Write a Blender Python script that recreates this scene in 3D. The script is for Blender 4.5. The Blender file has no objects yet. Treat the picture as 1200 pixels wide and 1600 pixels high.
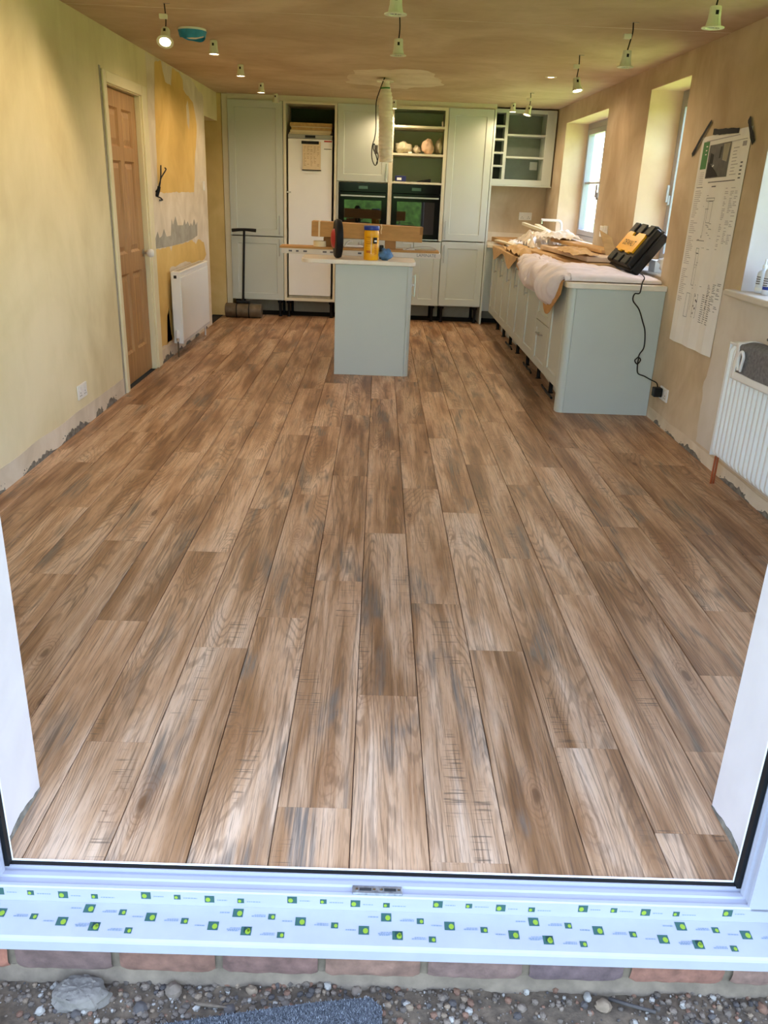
import bpy, bmesh, math, random
from mathutils import Vector, Matrix, noise as mnoise
random.seed(7)
sc = bpy.context.scene
COL = sc.collection

# ------------------------------------------------------------------ camera
cam_d = bpy.data.cameras.new('camera')
cam = bpy.data.objects.new('camera', cam_d); COL.objects.link(cam)
cam_d.sensor_fit = 'AUTO'; cam_d.sensor_width = 36.0; cam_d.lens = 1276.53 / 1600 * 36.0
cam_d.clip_start = 0.05; cam_d.clip_end = 300
RM = ((0.99931806, 0.03273945, 0.01707441), (-0.00384713, -0.36758118, 0.92998348), (0.03672338, -0.92941498, -0.36720456))
mw = Matrix.Identity(4)
for i in range(3):
    mw[i][0] = RM[i][0]; mw[i][1] = -RM[i][1]; mw[i][2] = -RM[i][2]
mw[2][3] = 1.42
cam.matrix_world = mw
sc.camera = cam

# ------------------------------------------------------------------ sky, sun, exposure
world = bpy.data.worlds.new('sky'); sc.world = world; world.use_nodes = True
wn = world.node_tree.nodes; wl = world.node_tree.links
sky = wn.new('ShaderNodeTexSky'); sky.sky_type = 'NISHITA'; sky.sun_disc = False
sky.sun_elevation = math.radians(48); sky.sun_rotation = math.radians(8); sky.altitude = 50
sky.dust_density = 2.2; sky.air_density = 1.0; sky.ozone_density = 1.0
wn['Background'].inputs['Strength'].default_value = 1.2
hsv = wn.new('ShaderNodeHueSaturation'); hsv.inputs['Saturation'].default_value = 0.92
wl.new(sky.outputs[0], hsv.inputs['Color']); wl.new(hsv.outputs[0], wn['Background'].inputs[0])
sun_d = bpy.data.lights.new('sun', 'SUN'); sun = bpy.data.objects.new('sun', sun_d); COL.objects.link(sun)
sun_d.energy = 8.0; sun_d.angle = math.radians(0.6); sun_d.color = (1.0, 0.93, 0.82)
sun.rotation_euler = Vector((-0.10, -0.75, -0.85)).to_track_quat('-Z', 'Y').to_euler()
LAMP_W = 11.5
LAMP_COL = (1.0, 0.78, 0.52)
sc.view_settings.view_transform = 'Standard'; sc.view_settings.look = 'None'
sc.view_settings.gamma = 1.0; sc.view_settings.use_curve_mapping = False
sc.view_settings.exposure = 0.85
sc.cycles.max_bounces = 8; sc.cycles.diffuse_bounces = 4
sc.cycles.sample_clamp_indirect = 6.0
sc.cycles.use_denoising = True

# ------------------------------------------------------------------ measures of the room (metres)
XL, XR, ZC = -1.767, 1.931, 2.304
YB = 10.24           # back wall
YF = 9.63            # fronts of the tall units
Y0 = 1.41            # inner edge of the door frame
YR = 1.645           # inner face of the front wall
def ns(x, y=0.0, z=0.0): return mnoise.noise(Vector((x, y, z)))

# ------------------------------------------------------------------ helpers
LOCAL = set()
def wloc(o):
    v = Vector((0, 0, 0))
    while o is not None:
        v = v + o.location; o = o.parent
    return v
class MB:
    def __init__(s, T=None): s.V = []; s.F = []; s.M = []; s.T = T; s.mi = 0
    def v(s, *p):
        s.V.append(tuple(s.T(*p)) if s.T else tuple(p)); return len(s.V) - 1
    def f(s, *ix): s.F.append(tuple(ix)); s.M.append(s.mi)
    def quad(s, a, b, c, d): s.f(s.v(*a), s.v(*b), s.v(*c), s.v(*d)); return s
    def box(s, x0, x1, y0, y1, z0, z1):
        i = [s.v(x, y, z) for x in (x0, x1) for y in (y0, y1) for z in (z0, z1)]
        for q in ((0, 1, 3, 2), (4, 6, 7, 5), (0, 4, 5, 1), (2, 3, 7, 6), (0, 2, 6, 4), (1, 5, 7, 3)): s.f(*[i[k] for k in q])
        return s
    def obox(s, c, ex, ey, ez):
        c, ex, ey, ez = map(Vector, (c, ex, ey, ez)); i = []
        for a in (-1, 1):
            for b in (-1, 1):
                for d in (-1, 1): i.append(s.v(*(c + a * ex + b * ey + d * ez)))
        for q in ((0, 1, 3, 2), (4, 6, 7, 5), (0, 4, 5, 1), (2, 3, 7, 6), (0, 2, 6, 4), (1, 5, 7, 3)): s.f(*[i[k] for k in q])
        return s
    def cyl(s, p0, p1, r0, r1=None, n=14, caps=True):
        r1 = r0 if r1 is None else r1
        return s.sweep([p0, p1], [r0, r1], n, caps)
    def sweep(s, pts, rad, n=8, caps=True):
        pts = [Vector(p) for p in pts]
        if not isinstance(rad, (list, tuple)): rad = [rad] * len(pts)
        rings = []; t = (pts[1] - pts[0]).normalized()
        u = t.orthogonal().normalized()
        for k, p in enumerate(pts):
            if k == 0: tt = pts[1] - pts[0]
            elif k == len(pts) - 1: tt = pts[-1] - pts[-2]
            else: tt = pts[k + 1] - pts[k - 1]
            tt = tt.normalized() if tt.length > 1e-9 else t
            u = (u - tt * u.dot(tt)).normalized(); w = tt.cross(u)
            rings.append([s.v(*(p + rad[k] * (math.cos(2 * math.pi * j / n) * u + math.sin(2 * math.pi * j / n) * w))) for j in range(n)])
        for a, b in zip(rings, rings[1:]):
            for j in range(n): s.f(a[j], a[(j + 1) % n], b[(j + 1) % n], b[j])
        if caps: s.f(*rings[0][::-1]); s.f(*rings[-1])
        return s
    def lathe(s, prof, c=(0, 0, 0), ax=(0, 0, 1), n=20):
        ax = Vector(ax).normalized(); c = Vector(c); u = ax.orthogonal().normalized(); w = ax.cross(u); rings = []
        for r, h in prof:
            if r < 1e-5: rings.append([s.v(*(c + ax * h))])
            else: rings.append([s.v(*(c + ax * h + r * (math.cos(2 * math.pi * j / n) * u + math.sin(2 * math.pi * j / n) * w))) for j in range(n)])
        for a, b in zip(rings, rings[1:]):
            if len(a) == 1 and len(b) == 1: continue
            for j in range(n):
                if len(a) == 1: s.f(a[0], b[(j + 1) % n], b[j])
                elif len(b) == 1: s.f(a[j], a[(j + 1) % n], b[0])
                else: s.f(a[j], a[(j + 1) % n], b[(j + 1) % n], b[j])
        return s
    def prism(s, poly, A, B):
        """poly: list of 2-D points; A(p), B(p) give the two 3-D ends"""
        a = [s.v(*A(*p)) for p in poly]; b = [s.v(*B(*p)) for p in poly]; n = len(poly)
        s.f(*a); s.f(*b[::-1])
        for k in range(n): s.f(a[k], b[k], b[(k + 1) % n], a[(k + 1) % n])
        return s
    def grid(s, fn, nu, nv, closed=False):
        ix = [[s.v(*fn(i / nu, j / nv)) for j in range(nv + 1)] for i in range(nu + 1)]
        for i in range(nu):
            for j in range(nv): s.f(ix[i][j], ix[i + 1][j], ix[i + 1][j + 1], ix[i][j + 1])
        return s
    def cells(s, us, vs, hole, pt, t0, t1):
        """slab in the (u,v) plane with holes; pt(u,v,t) -> 3-D"""
        nu, nv = len(us) - 1, len(vs) - 1
        ok = [[not hole((us[i] + us[i + 1]) / 2, (vs[j] + vs[j + 1]) / 2) for j in range(nv)] for i in range(nu)]
        sol = lambda i, j: 0 <= i < nu and 0 <= j < nv and ok[i][j]
        for i in range(nu):
            for j in range(nv):
                if not ok[i][j]: continue
                a, b, c, d = us[i], us[i + 1], vs[j], vs[j + 1]
                for t in (t0, t1): s.quad(pt(a, c, t), pt(b, c, t), pt(b, d, t), pt(a, d, t))
                if not sol(i - 1, j): s.quad(pt(a, c, t0), pt(a, d, t0), pt(a, d, t1), pt(a, c, t1))
                if not sol(i + 1, j): s.quad(pt(b, c, t0), pt(b, d, t0), pt(b, d, t1), pt(b, c, t1))
                if not sol(i, j - 1): s.quad(pt(a, c, t0), pt(b, c, t0), pt(b, c, t1), pt(a, c, t1))
                if not sol(i, j + 1): s.quad(pt(a, d, t0), pt(b, d, t0), pt(b, d, t1), pt(a, d, t1))
        return s
    def shaker(s, u0, u1, v0, v1, rail=0.075, rec=0.008, t=0.02):
        """framed door front; coordinates (u, depth, v), depth 0 is the front"""
        def rect(m, d): return [s.v(u0 + m, d, v0 + m), s.v(u1 - m, d, v0 + m), s.v(u1 - m, d, v1 - m), s.v(u0 + m, d, v1 - m)]
        rs = [rect(0, t), rect(0, 0.002), rect(0.002, 0), rect(rail - 0.004, 0), rect(rail, rec)]
        for a, b in zip(rs, rs[1:]):
            for k in range(4): s.f(a[k], a[(k + 1) % 4], b[(k + 1) % 4], b[k])
        s.f(*rs[-1]); s.f(*rs[0][::-1])
        return s
    def build(s, name, mat, parent=None, smooth=False, bevel=0, solid=0, sub=0, weld=True):
        me = bpy.data.meshes.new(name)
        off = wloc(parent) if (parent is not None and parent not in LOCAL) else Vector((0, 0, 0))
        me.from_pydata([(x - off.x, y - off.y, z - off.z) for x, y, z in s.V], [], s.F)
        for m in (mat if isinstance(mat, (list, tuple)) else [mat]): me.materials.append(m)
        me.polygons.foreach_set('material_index', s.M)
        bm = bmesh.new(); bm.from_mesh(me)
        if weld: bmesh.ops.remove_doubles(bm, verts=bm.verts, dist=1e-5)
        bmesh.ops.recalc_face_normals(bm, faces=bm.faces)
        bm.to_mesh(me); bm.free()
        if smooth: me.polygons.foreach_set('use_smooth', [True] * len(me.polygons))
        o = bpy.data.objects.new(name, me); COL.objects.link(o)
        if parent is not None:
            o.parent = parent
            if parent in LOCAL: LOCAL.add(o)
        if solid: md = o.modifiers.new('solid', 'SOLIDIFY'); md.thickness = solid
        if sub: md = o.modifiers.new('sub', 'SUBSURF'); md.levels = sub; md.render_levels = sub
        if bevel:
            md = o.modifiers.new('bevel', 'BEVEL'); md.width = bevel; md.segments = 2; md.limit_method = 'ANGLE'; md.angle_limit = math.radians(40)
        if smooth == 'angle':
            md = o.modifiers.new('split', 'EDGE_SPLIT'); md.split_angle = math.radians(38)
        return o
def tag(o, label, cat, group=None, kind=None):
    o['label'] = label; o['category'] = cat
    if group: o['group'] = group
    if kind: o['kind'] = kind
    return o
def thing(name, label, cat, loc=(0, 0, 0), group=None, mat3=None):
    o = bpy.data.objects.new(name, None); COL.objects.link(o); o.empty_display_size = 0.1
    o.location = loc
    if mat3 is not None:
        m = mat3.to_4x4(); m.translation = Vector(loc); o.matrix_world = m; LOCAL.add(o)
    return tag(o, label, cat, group)
def smoothpath(pts, k=6):
    P = [Vector(p) for p in pts]; P = [P[0] * 2 - P[1]] + P + [P[-1] * 2 - P[-2]]; out = []
    for i in range(1, len(P) - 2):
        a, b, c, d = P[i - 1], P[i], P[i + 1], P[i + 2]
        for j in range(k):
            t = j / k
            out.append(0.5 * ((2 * b) + (c - a) * t + (2 * a - 5 * b + 4 * c - d) * t * t + (3 * b - a - 3 * c + d) * t ** 3))
    out.append(P[-2]); return out
def text_mesh(mb, body, size, pt):
    """flat lettering: pt(u,v) -> 3-D for text laid out in (u,v), centred"""
    cu = bpy.data.curves.new('t', 'FONT'); cu.body = body; cu.size = size; cu.align_x = 'CENTER'; cu.align_y = 'CENTER'; cu.resolution_u = 2
    ob = bpy.data.objects.new('t', cu); COL.objects.link(ob)
    dg = bpy.context.evaluated_depsgraph_get(); me = ob.evaluated_get(dg).to_mesh()
    b = len(mb.V)
    for v in me.vertices: mb.v(*pt(v.co.x, v.co.y))
    for p in me.polygons: mb.f(*[b + i for i in p.vertices])
    ob.to_mesh_clear(); bpy.data.objects.remove(ob); bpy.data.curves.remove(cu)

# ------------------------------------------------------------------ materials
def s2l(c): return tuple(((x / 255) / 12.92 if x / 255 <= 0.04045 else ((x / 255 + 0.055) / 1.055) ** 2.4) for x in c)
class NT:
    def __init__(s, name):
        s.m = bpy.data.materials.new(name); s.m.use_nodes = True
        s.n = s.m.node_tree.nodes; s.l = s.m.node_tree.links; s.b = s.n['Principled BSDF']
    def put(s, sock, val):
        if hasattr(val, 'is_output'): s.l.new(val, sock)
        else: sock.default_value = val
    def math(s, op, a, b=0.0, c=None, clamp=False):
        n = s.n.new('ShaderNodeMath'); n.operation = op; n.use_clamp = clamp
        s.put(n.inputs[0], a); s.put(n.inputs[1], b)
        if c is not None: s.put(n.inputs[2], c)
        return n.outputs[0]
    def vmath(s, op, a, b):
        n = s.n.new('ShaderNodeVectorMath'); n.operation = op; s.put(n.inputs[0], a); s.put(n.inputs[1], b); return n.outputs[0]
    def noise(s, vec, scale=1.0, detail=3.0, rough=0.5, dist=0.0):
        n = s.n.new('ShaderNodeTexNoise'); s.l.new(vec, n.inputs['Vector'])
        n.inputs['Scale'].default_value = scale; n.inputs['Detail'].default_value = detail; n.inputs['Roughness'].default_value = rough; n.inputs['Distortion'].default_value = dist
        return n.outputs['Fac']
    def ramp(s, fac, stops, interp='LINEAR'):
        n = s.n.new('ShaderNodeValToRGB'); s.l.new(fac, n.inputs[0]); e = n.color_ramp.elements; n.color_ramp.interpolation = interp
        while len(e) < len(stops): e.new(0.5)
        for k, (p, c) in enumerate(stops): e[k].position = p; e[k].color = tuple(c) + (1,) if len(c) == 3 else c
        return n.outputs[0]
    def mix(s, fac, a, b, mode='MIX'):
        n = s.n.new('ShaderNodeMix'); n.data_type = 'RGBA'; n.blend_type = mode
        s.put(n.inputs[0], fac)
        s.put(n.inputs[6], a if hasattr(a, 'is_output') else tuple(a) + (1,)); s.put(n.inputs[7], b if hasattr(b, 'is_output') else tuple(b) + (1,))
        return n.outputs[2]
    def coord(s, which='Object'):
        return s.n.new('ShaderNodeTexCoord').outputs[which]
    def sep(s, v):
        n = s.n.new('ShaderNodeSeparateXYZ'); s.l.new(v, n.inputs[0]); return n.outputs
    def step(s, x, a, b):
        n = s.n.new('ShaderNodeMapRange'); n.interpolation_type = 'SMOOTHSTEP'; s.put(n.inputs[0], x)
        n.inputs[1].default_value = a; n.inputs[2].default_value = b; return n.outputs[0]
    def bump(s, h, strength=0.2, dist=0.01):
        n = s.n.new('ShaderNodeBump'); n.inputs['Strength'].default_value = strength; n.inputs['Distance'].default_value = dist
        s.l.new(h, n.inputs['Height']); s.l.new(n.outputs[0], s.b.inputs['Normal'])
MATS = {}
def mat(name, rgb, rough=0.5, var=0.06, scale=6.0, bump=0.0, bscale=60.0, metal=0.0, stretch=None, spec=0.5, lin=False):
    if name in MATS: return MATS[name]
    t = NT(name); c = rgb if lin else s2l(rgb)
    p = t.coord()
    if stretch: p = t.vmath('MULTIPLY', p, stretch)
    n = t.noise(p, scale, 4.0, 0.55)
    lo = tuple(max(0, x * (1 - var * 2)) for x in c); hi = tuple(min(1, x * (1 + var * 2)) for x in c)
    t.put(t.b.inputs['Base Color'], t.ramp(n, [(0.3, lo), (0.7, hi)]))
    t.b.inputs['Roughness'].default_value = rough; t.b.inputs['Metallic'].default_value = metal
    t.b.inputs['Specular IOR Level'].default_value = spec
    if bump: t.bump(t.noise(p, bscale, 3.0), bump, 0.004)
    MATS[name] = t.m; return t.m
def emat(name, rgb, strength):
    if name in MATS: return MATS[name]
    t = NT(name); t.b.inputs['Base Color'].default_value = tuple(rgb) + (1,)
    t.b.inputs['Emission Color'].default_value = tuple(rgb) + (1,); t.b.inputs['Emission Strength'].default_value = strength
    MATS[name] = t.m; return t.m

def plank_material():
    t = NT('oak_plank'); oi = t.n.new('ShaderNodeObjectInfo').outputs['Random']
    o = t.coord('Object')
    cx = t.n.new('ShaderNodeCombineXYZ'); t.put(cx.inputs[0], t.math('MULTIPLY', oi, 53.0)); t.put(cx.inputs[1], t.math('MULTIPLY', oi, 171.0)); t.put(cx.inputs[2], t.math('MULTIPLY', oi, 29.0))
    p = t.vmath('ADD', o, cx.outputs[0])
    sc_ = lambda v: t.vmath('MULTIPLY', p, v)
    broad = t.noise(sc_((9.0, 1.1, 1)), 1, 3, 0.5, 0.4)
    streak = t.noise(sc_((30.0, 1.5, 1)), 1, 5, 0.6, 0.5)
    tone = t.math('ADD', t.math('MULTIPLY', broad, 0.62), t.math('MULTIPLY', streak, 0.38))
    base = t.ramp(tone, [(0.30, s2l((100, 66, 40))), (0.40, s2l((146, 104, 69))), (0.50, s2l((188, 147, 111))), (0.60, s2l((210, 175, 143))), (0.72, s2l((221, 194, 168)))])
    # smoky grey areas
    gm = t.step(t.noise(sc_((8.0, 1.6, 1.7)), 1, 3, 0.55, 0.6), 0.55, 0.70)
    grn = t.noise(sc_((120.0, 2.4, 1)), 1, 4, 0.6)
    base = t.mix(t.math('MULTIPLY', gm, t.step(grn, 0.30, 0.62)), base, s2l((116, 104, 92)))
    base = t.mix(t.math('MULTIPLY', t.step(t.noise(sc_((14.0, 1.2, 5.1)), 1, 4, 0.6, 0.8), 0.56, 0.70), 0.55), base, s2l((136, 92, 54)))
    # cathedral grain: contour lines of a long smooth noise
    fld = t.noise(sc_((5.5, 0.62, 1.3)), 1, 1.5, 0.4, 0.3)
    ring = t.math('SINE', t.math('ADD', t.math('MULTIPLY', fld, 230.0), t.math('MULTIPLY', t.noise(sc_((60.0, 3.0, 1)), 1, 3), 5.0)))
    rm = t.step(ring, 0.25, 0.95)
    rmask = t.step(t.noise(sc_((6.0, 0.8, 2.3)), 1, 2, 0.5), 0.40, 0.60)
    base = t.mix(t.math('MULTIPLY', t.math('MULTIPLY', rm, rmask), 0.40), base, s2l((92, 66, 46)))
    # pores
    pores = t.step(t.noise(sc_((190.0, 3.2, 1)), 1, 3, 0.6), 0.52, 0.66)
    base = t.mix(t.math('MULTIPLY', pores, 0.52), base, s2l((78, 58, 44)))
    fine = t.step(t.noise(sc_((420.0, 16.0, 1)), 1, 2, 0.5), 0.55, 0.64)
    base = t.mix(t.math('MULTIPLY', fine, 0.30), base, s2l((84, 62, 46)))
    # saw marks across a few areas
    saw = t.step(t.noise(sc_((7.0, 150.0, 1)), 1, 2, 0.5), 0.58, 0.66)
    sm = t.step(t.noise(sc_((10.0, 1.9, 3.1)), 1, 1, 0.5), 0.60, 0.68)
    base = t.mix(t.math('MULTIPLY', t.math('MULTIPLY', saw, sm), 0.6), base, s2l((70, 58, 50)))
    # knots and cracks
    vo = t.n.new('ShaderNodeTexVoronoi'); vo.feature = 'F1'; t.l.new(sc_((5.0, 1.7, 1)), vo.inputs['Vector']); vo.inputs['Scale'].default_value = 1.0
    wob = t.math('MULTIPLY', t.noise(sc_((40.0, 14.0, 1)), 1, 3), 0.10)
    kd = t.math('ADD', vo.outputs['Distance'], wob)
    km = t.math('SUBTRACT', 1.0, t.step(kd, 0.085, 0.135))
    base = t.mix(t.math('MULTIPLY', km, 0.8), base, s2l((58, 40, 28)))
    kh = t.math('SUBTRACT', 1.0, t.step(kd, 0.14, 0.33))
    kr = t.step(t.math('SINE', t.math('MULTIPLY', kd, 150.0)), 0.1, 0.9)
    base = t.mix(t.math('MULTIPLY', t.math('MULTIPLY', kh, kr), 0.4), base, s2l((96, 66, 44)))
    base = t.mix(t.math('MULTIPLY', kh, 0.28), base, s2l((150, 100, 62)))
    val = t.math('ADD', 0.90, t.math('MULTIPLY', oi, 0.18))
    hs = t.n.new('ShaderNodeHueSaturation'); t.l.new(base, hs.inputs['Color']); t.put(hs.inputs['Value'], val); hs.inputs['Saturation'].default_value = 1.0
    t.put(t.b.inputs['Base Color'], hs.outputs[0])
    t.put(t.b.inputs['Roughness'], t.math('ADD', 0.34, t.math('MULTIPLY', streak, 0.22)))
    t.bump(t.math('SUBTRACT', 0.0, t.math('ADD', pores, rm)), 0.12, 0.001)
    return t.m
M_PLANK = plank_material()

def plaster(name, a, b, c, rough=0.9, sc_=1.6):
    """trowelled plaster: three tones in cloudy blotches"""
    t = NT(name); p = t.coord()
    n1 = t.noise(p, sc_, 4, 0.55, 0.8); n2 = t.noise(t.vmath('MULTIPLY', p, (1, 1, 0.45)), 7.0, 4, 0.6, 0.5)
    f = t.math('ADD', t.math('MULTIPLY', n1, 0.78), t.math('MULTIPLY', n2, 0.22))
    t.put(t.b.inputs['Base Color'], t.ramp(f, [(0.36, s2l(a)), (0.50, s2l(b)), (0.64, s2l(c))]))
    t.b.inputs['Roughness'].default_value = rough; t.b.inputs['Specular IOR Level'].default_value = 0.25
    t.bump(t.noise(p, 45.0, 4), 0.10, 0.004)
    return t.m
M_WALL_R = plaster('pink_plaster', (186, 162, 132), (202, 180, 150), (216, 197, 170))
M_WALL_L = plaster('cream_wall', (214, 196, 152), (228, 212, 170), (238, 222, 184), sc_=0.9)
M_CEIL = plaster('ceiling_plaster', (186, 160, 130), (200, 176, 146), (214, 192, 164), sc_=1.1)
M_REVEAL = plaster('reveal_plaster', (206, 194, 190), (212, 200, 196), (218, 207, 204), sc_=2.5)
M_REVEAL_W = plaster('window_reveal_plaster', (226, 196, 166), (234, 206, 176), (242, 218, 192), sc_=2.0)
M_RECESS = plaster('recess_plaster', (206, 178, 116), (216, 188, 126), (224, 198, 140), sc_=2.0)
M_PALE = plaster('pale_plaster', (206, 188, 162), (219, 202, 177), (229, 214, 192), sc_=3.0)
M_OCHRE = plaster('ochre_paint', (206, 168, 96), (218, 180, 106), (226, 190, 118), sc_=2.0)
M_GREYP = plaster('grey_plaster', (150, 142, 126), (164, 156, 140), (176, 168, 152), sc_=6.0)
M_RUBBLE = mat('broken_render', (120, 112, 100), 0.95, 0.22, 30, 0.9, 40)
M_SAGE = mat('sage_paint', (197, 201, 191), 0.42, 0.01, 3)
M_SAGE_IN = mat('sage_carcass', (202, 212, 180), 0.5, 0.02, 3)
M_EDGE = mat('cream_edging', (222, 212, 186), 0.5, 0.02, 3)
M_TOP = mat('cream_worktop', (236, 226, 208), 0.35, 0.03, 12)
M_WHITE = mat('white_enamel', (238, 236, 232), 0.35, 0.01, 3)
M_UPVC = mat('white_upvc', (158, 156, 164), 0.28, 0.015, 5)
M_FILM = mat('protective_film', (160, 158, 164), 0.22, 0.02, 14)
M_BLACK = mat('black_plastic', (13, 13, 14), 0.5, 0.1, 12, spec=0.3)
M_RUBBER = mat('black_rubber', (15, 16, 18), 0.6, 0.1, 20, spec=0.3)
M_DARK = mat('dark_void', (38, 36, 34), 0.9, 0.2, 8)
M_SUB = mat('concrete_subfloor', (44, 42, 40), 0.95, 0.15, 5, 0.3)
M_NICKEL = mat('brushed_nickel', (176, 172, 164), 0.32, 0.03, 8, metal=1.0)
M_CHROME = mat('chrome', (225, 225, 225), 0.12, 0.01, 8, metal=1.0)
M_COPPER = mat('copper', (200, 120, 84), 0.3, 0.05, 10, metal=1.0)
M_CARD = mat('cardboard', (186, 140, 84), 0.85, 0.06, 9, stretch=(1, 1, 4))
M_CARD_D = mat('cardboard_inner', (160, 116, 68), 0.9, 0.06, 9)
M_KRAFT = mat('kraft_paper', (206, 168, 118), 0.8, 0.07, 10, 0.3, 18)
M_SHEET = mat('dust_sheet', (236, 224, 224), 0.95, 0.03, 12, 0.4, 26)
M_PAPER = mat('white_paper', (238, 234, 230), 0.8, 0.02, 6)
M_NOTE = mat('note_paper', (228, 206, 172), 0.85, 0.03, 8)
M_INK = mat('grey_ink', (96, 92, 96), 0.8, 0.05, 20)
M_INKL = mat('faint_ink', (168, 160, 164), 0.85, 0.05, 20)
M_GREEN_PR = mat('green_print', (58, 128, 62), 0.7, 0.03, 20)
M_PHOTO = mat('photo_print', (74, 72, 66), 0.6, 0.35, 9)
M_GLASSBLK = mat('black_oven_glass', (9, 9, 10), 0.10, 0.0, 2, spec=0.15)
M_BOARD = mat('chipboard', (196, 160, 104), 0.8, 0.08, 30)
M_BOARD_P = mat('pale_board', (232, 214, 176), 0.6, 0.03, 8)
M_YELLOW = mat('yellow_plastic', (244, 176, 12), 0.35, 0.03, 8)
M_BLUE = mat('blue_plastic', (26, 56, 150), 0.35, 0.03, 8)
M_RED = mat('red_rubber', (176, 48, 44), 0.5, 0.05, 8)
M_BLUECLOTH = mat('blue_cloth', (84, 122, 168), 0.9, 0.12, 30, 0.5, 40)
M_BLUETAPE = mat('blue_tape', (36, 142, 188), 0.5, 0.12, 22, 0.4, 30)
M_CLEAR = mat('cloudy_plastic', (206, 196, 168), 0.3, 0.12, 14)
M_GREY = mat('grey_felt', (116, 112, 112), 0.95, 0.15, 60, 0.5, 80)
M_STEEL = mat('roller_steel', (112, 98, 78), 0.5, 0.14, 14, metal=0.4)
M_SOCK = mat('socket_white', (236, 232, 224), 0.35, 0.01, 3)
M_DUCT = mat('duct_white', (240, 232, 212), 0.6, 0.04, 14)
M_CONC = mat('concrete_lump', (112, 102, 90), 0.95, 0.12, 22, 0.8, 60)
M_MORTAR = mat('mortar', (112, 96, 78), 0.95, 0.12, 24, 0.6, 70)
M_SOIL = mat('soil', (92, 76, 58), 1.0, 0.25, 30, 1.0, 60)
M_LAWN = mat('lawn_grass', (132, 162, 72), 1.0, 0.18, 3)
M_HEDGE = mat('hedge_leaves', (58, 88, 36), 1.0, 0.3, 6)
M_RENDERX = mat('outer_brickwork', (150, 110, 92), 0.95, 0.12, 8)
M_CARPET = mat('blue_grey_carpet', (84, 84, 86), 1.0, 0.3, 160, 1.0, 220)
M_TIMBER = mat('weathered_timber', (100, 84, 66), 0.9, 0.12, 8, stretch=(12, 12, 1))
def facade():
    t = NT('outer_brickwork_courses'); x, y, z = t.sep(t.coord())
    c = t.n.new('ShaderNodeCombineXYZ'); t.l.new(t.math('ADD', x, y), c.inputs[0]); t.l.new(z, c.inputs[1])
    b = t.n.new('ShaderNodeTexBrick'); t.l.new(c.outputs[0], b.inputs['Vector']); b.inputs['Scale'].default_value = 1.0
    b.inputs['Brick Width'].default_value = 0.2255; b.inputs['Row Height'].default_value = 0.075; b.inputs['Mortar Size'].default_value = 0.005
    b.inputs['Color1'].default_value = s2l((136, 90, 72)) + (1,); b.inputs['Color2'].default_value = s2l((108, 82, 74)) + (1,); b.inputs['Mortar'].default_value = s2l((128, 112, 94)) + (1,)
    t.put(t.b.inputs['Base Color'], b.outputs['Color']); t.b.inputs['Roughness'].default_value = 0.95
    t.bump(t.math('SUBTRACT', 1.0, b.outputs['Fac']), 0.6, 0.006); return t.m
M_FACADE = facade()
def oak_door():
    t = NT('oak_door'); p = t.coord()
    g = t.noise(t.vmath('MULTIPLY', p, (30, 30, 2.2)), 1, 5, 0.6, 0.5); b = t.noise(p, 2.0, 2)
    f = t.math('ADD', t.math('MULTIPLY', g, 0.7), t.math('MULTIPLY', b, 0.3))
    t.put(t.b.inputs['Base Color'], t.ramp(f, [(0.32, s2l((146, 104, 60))), (0.5, s2l((168, 124, 76))), (0.68, s2l((186, 144, 94)))]))
    t.b.inputs['Roughness'].default_value = 0.5; return t.m
M_OAK = oak_door()
M_CREAM = mat('cream_gloss_paint', (232, 218, 178), 0.35, 0.02, 4)
def glass(name):
    t = NT(name); t.n.remove(t.b)
    gl = t.n.new('ShaderNodeBsdfGlossy'); gl.inputs['Roughness'].default_value = 0.02
    tr = t.n.new('ShaderNodeBsdfTransparent'); tr.inputs[0].default_value = (0.96, 0.98, 0.97, 1)
    mx = t.n.new('ShaderNodeMixShader'); mx.inputs[0].default_value = 0.06; t.l.new(tr.outputs[0], mx.inputs[1]); t.l.new(gl.outputs[0], mx.inputs[2])
    t.l.new(mx.outputs[0], t.n['Material Output'].inputs[0]); return t.m
M_GLASS = glass('window_glass')

# ================================================================== THE SETTING
def struct(name, mb, m, label, cat, parent=None, **kw):
    o = mb.build(name, m, parent, **kw)
    tag(o, label, cat, kind='structure'); return o

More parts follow.
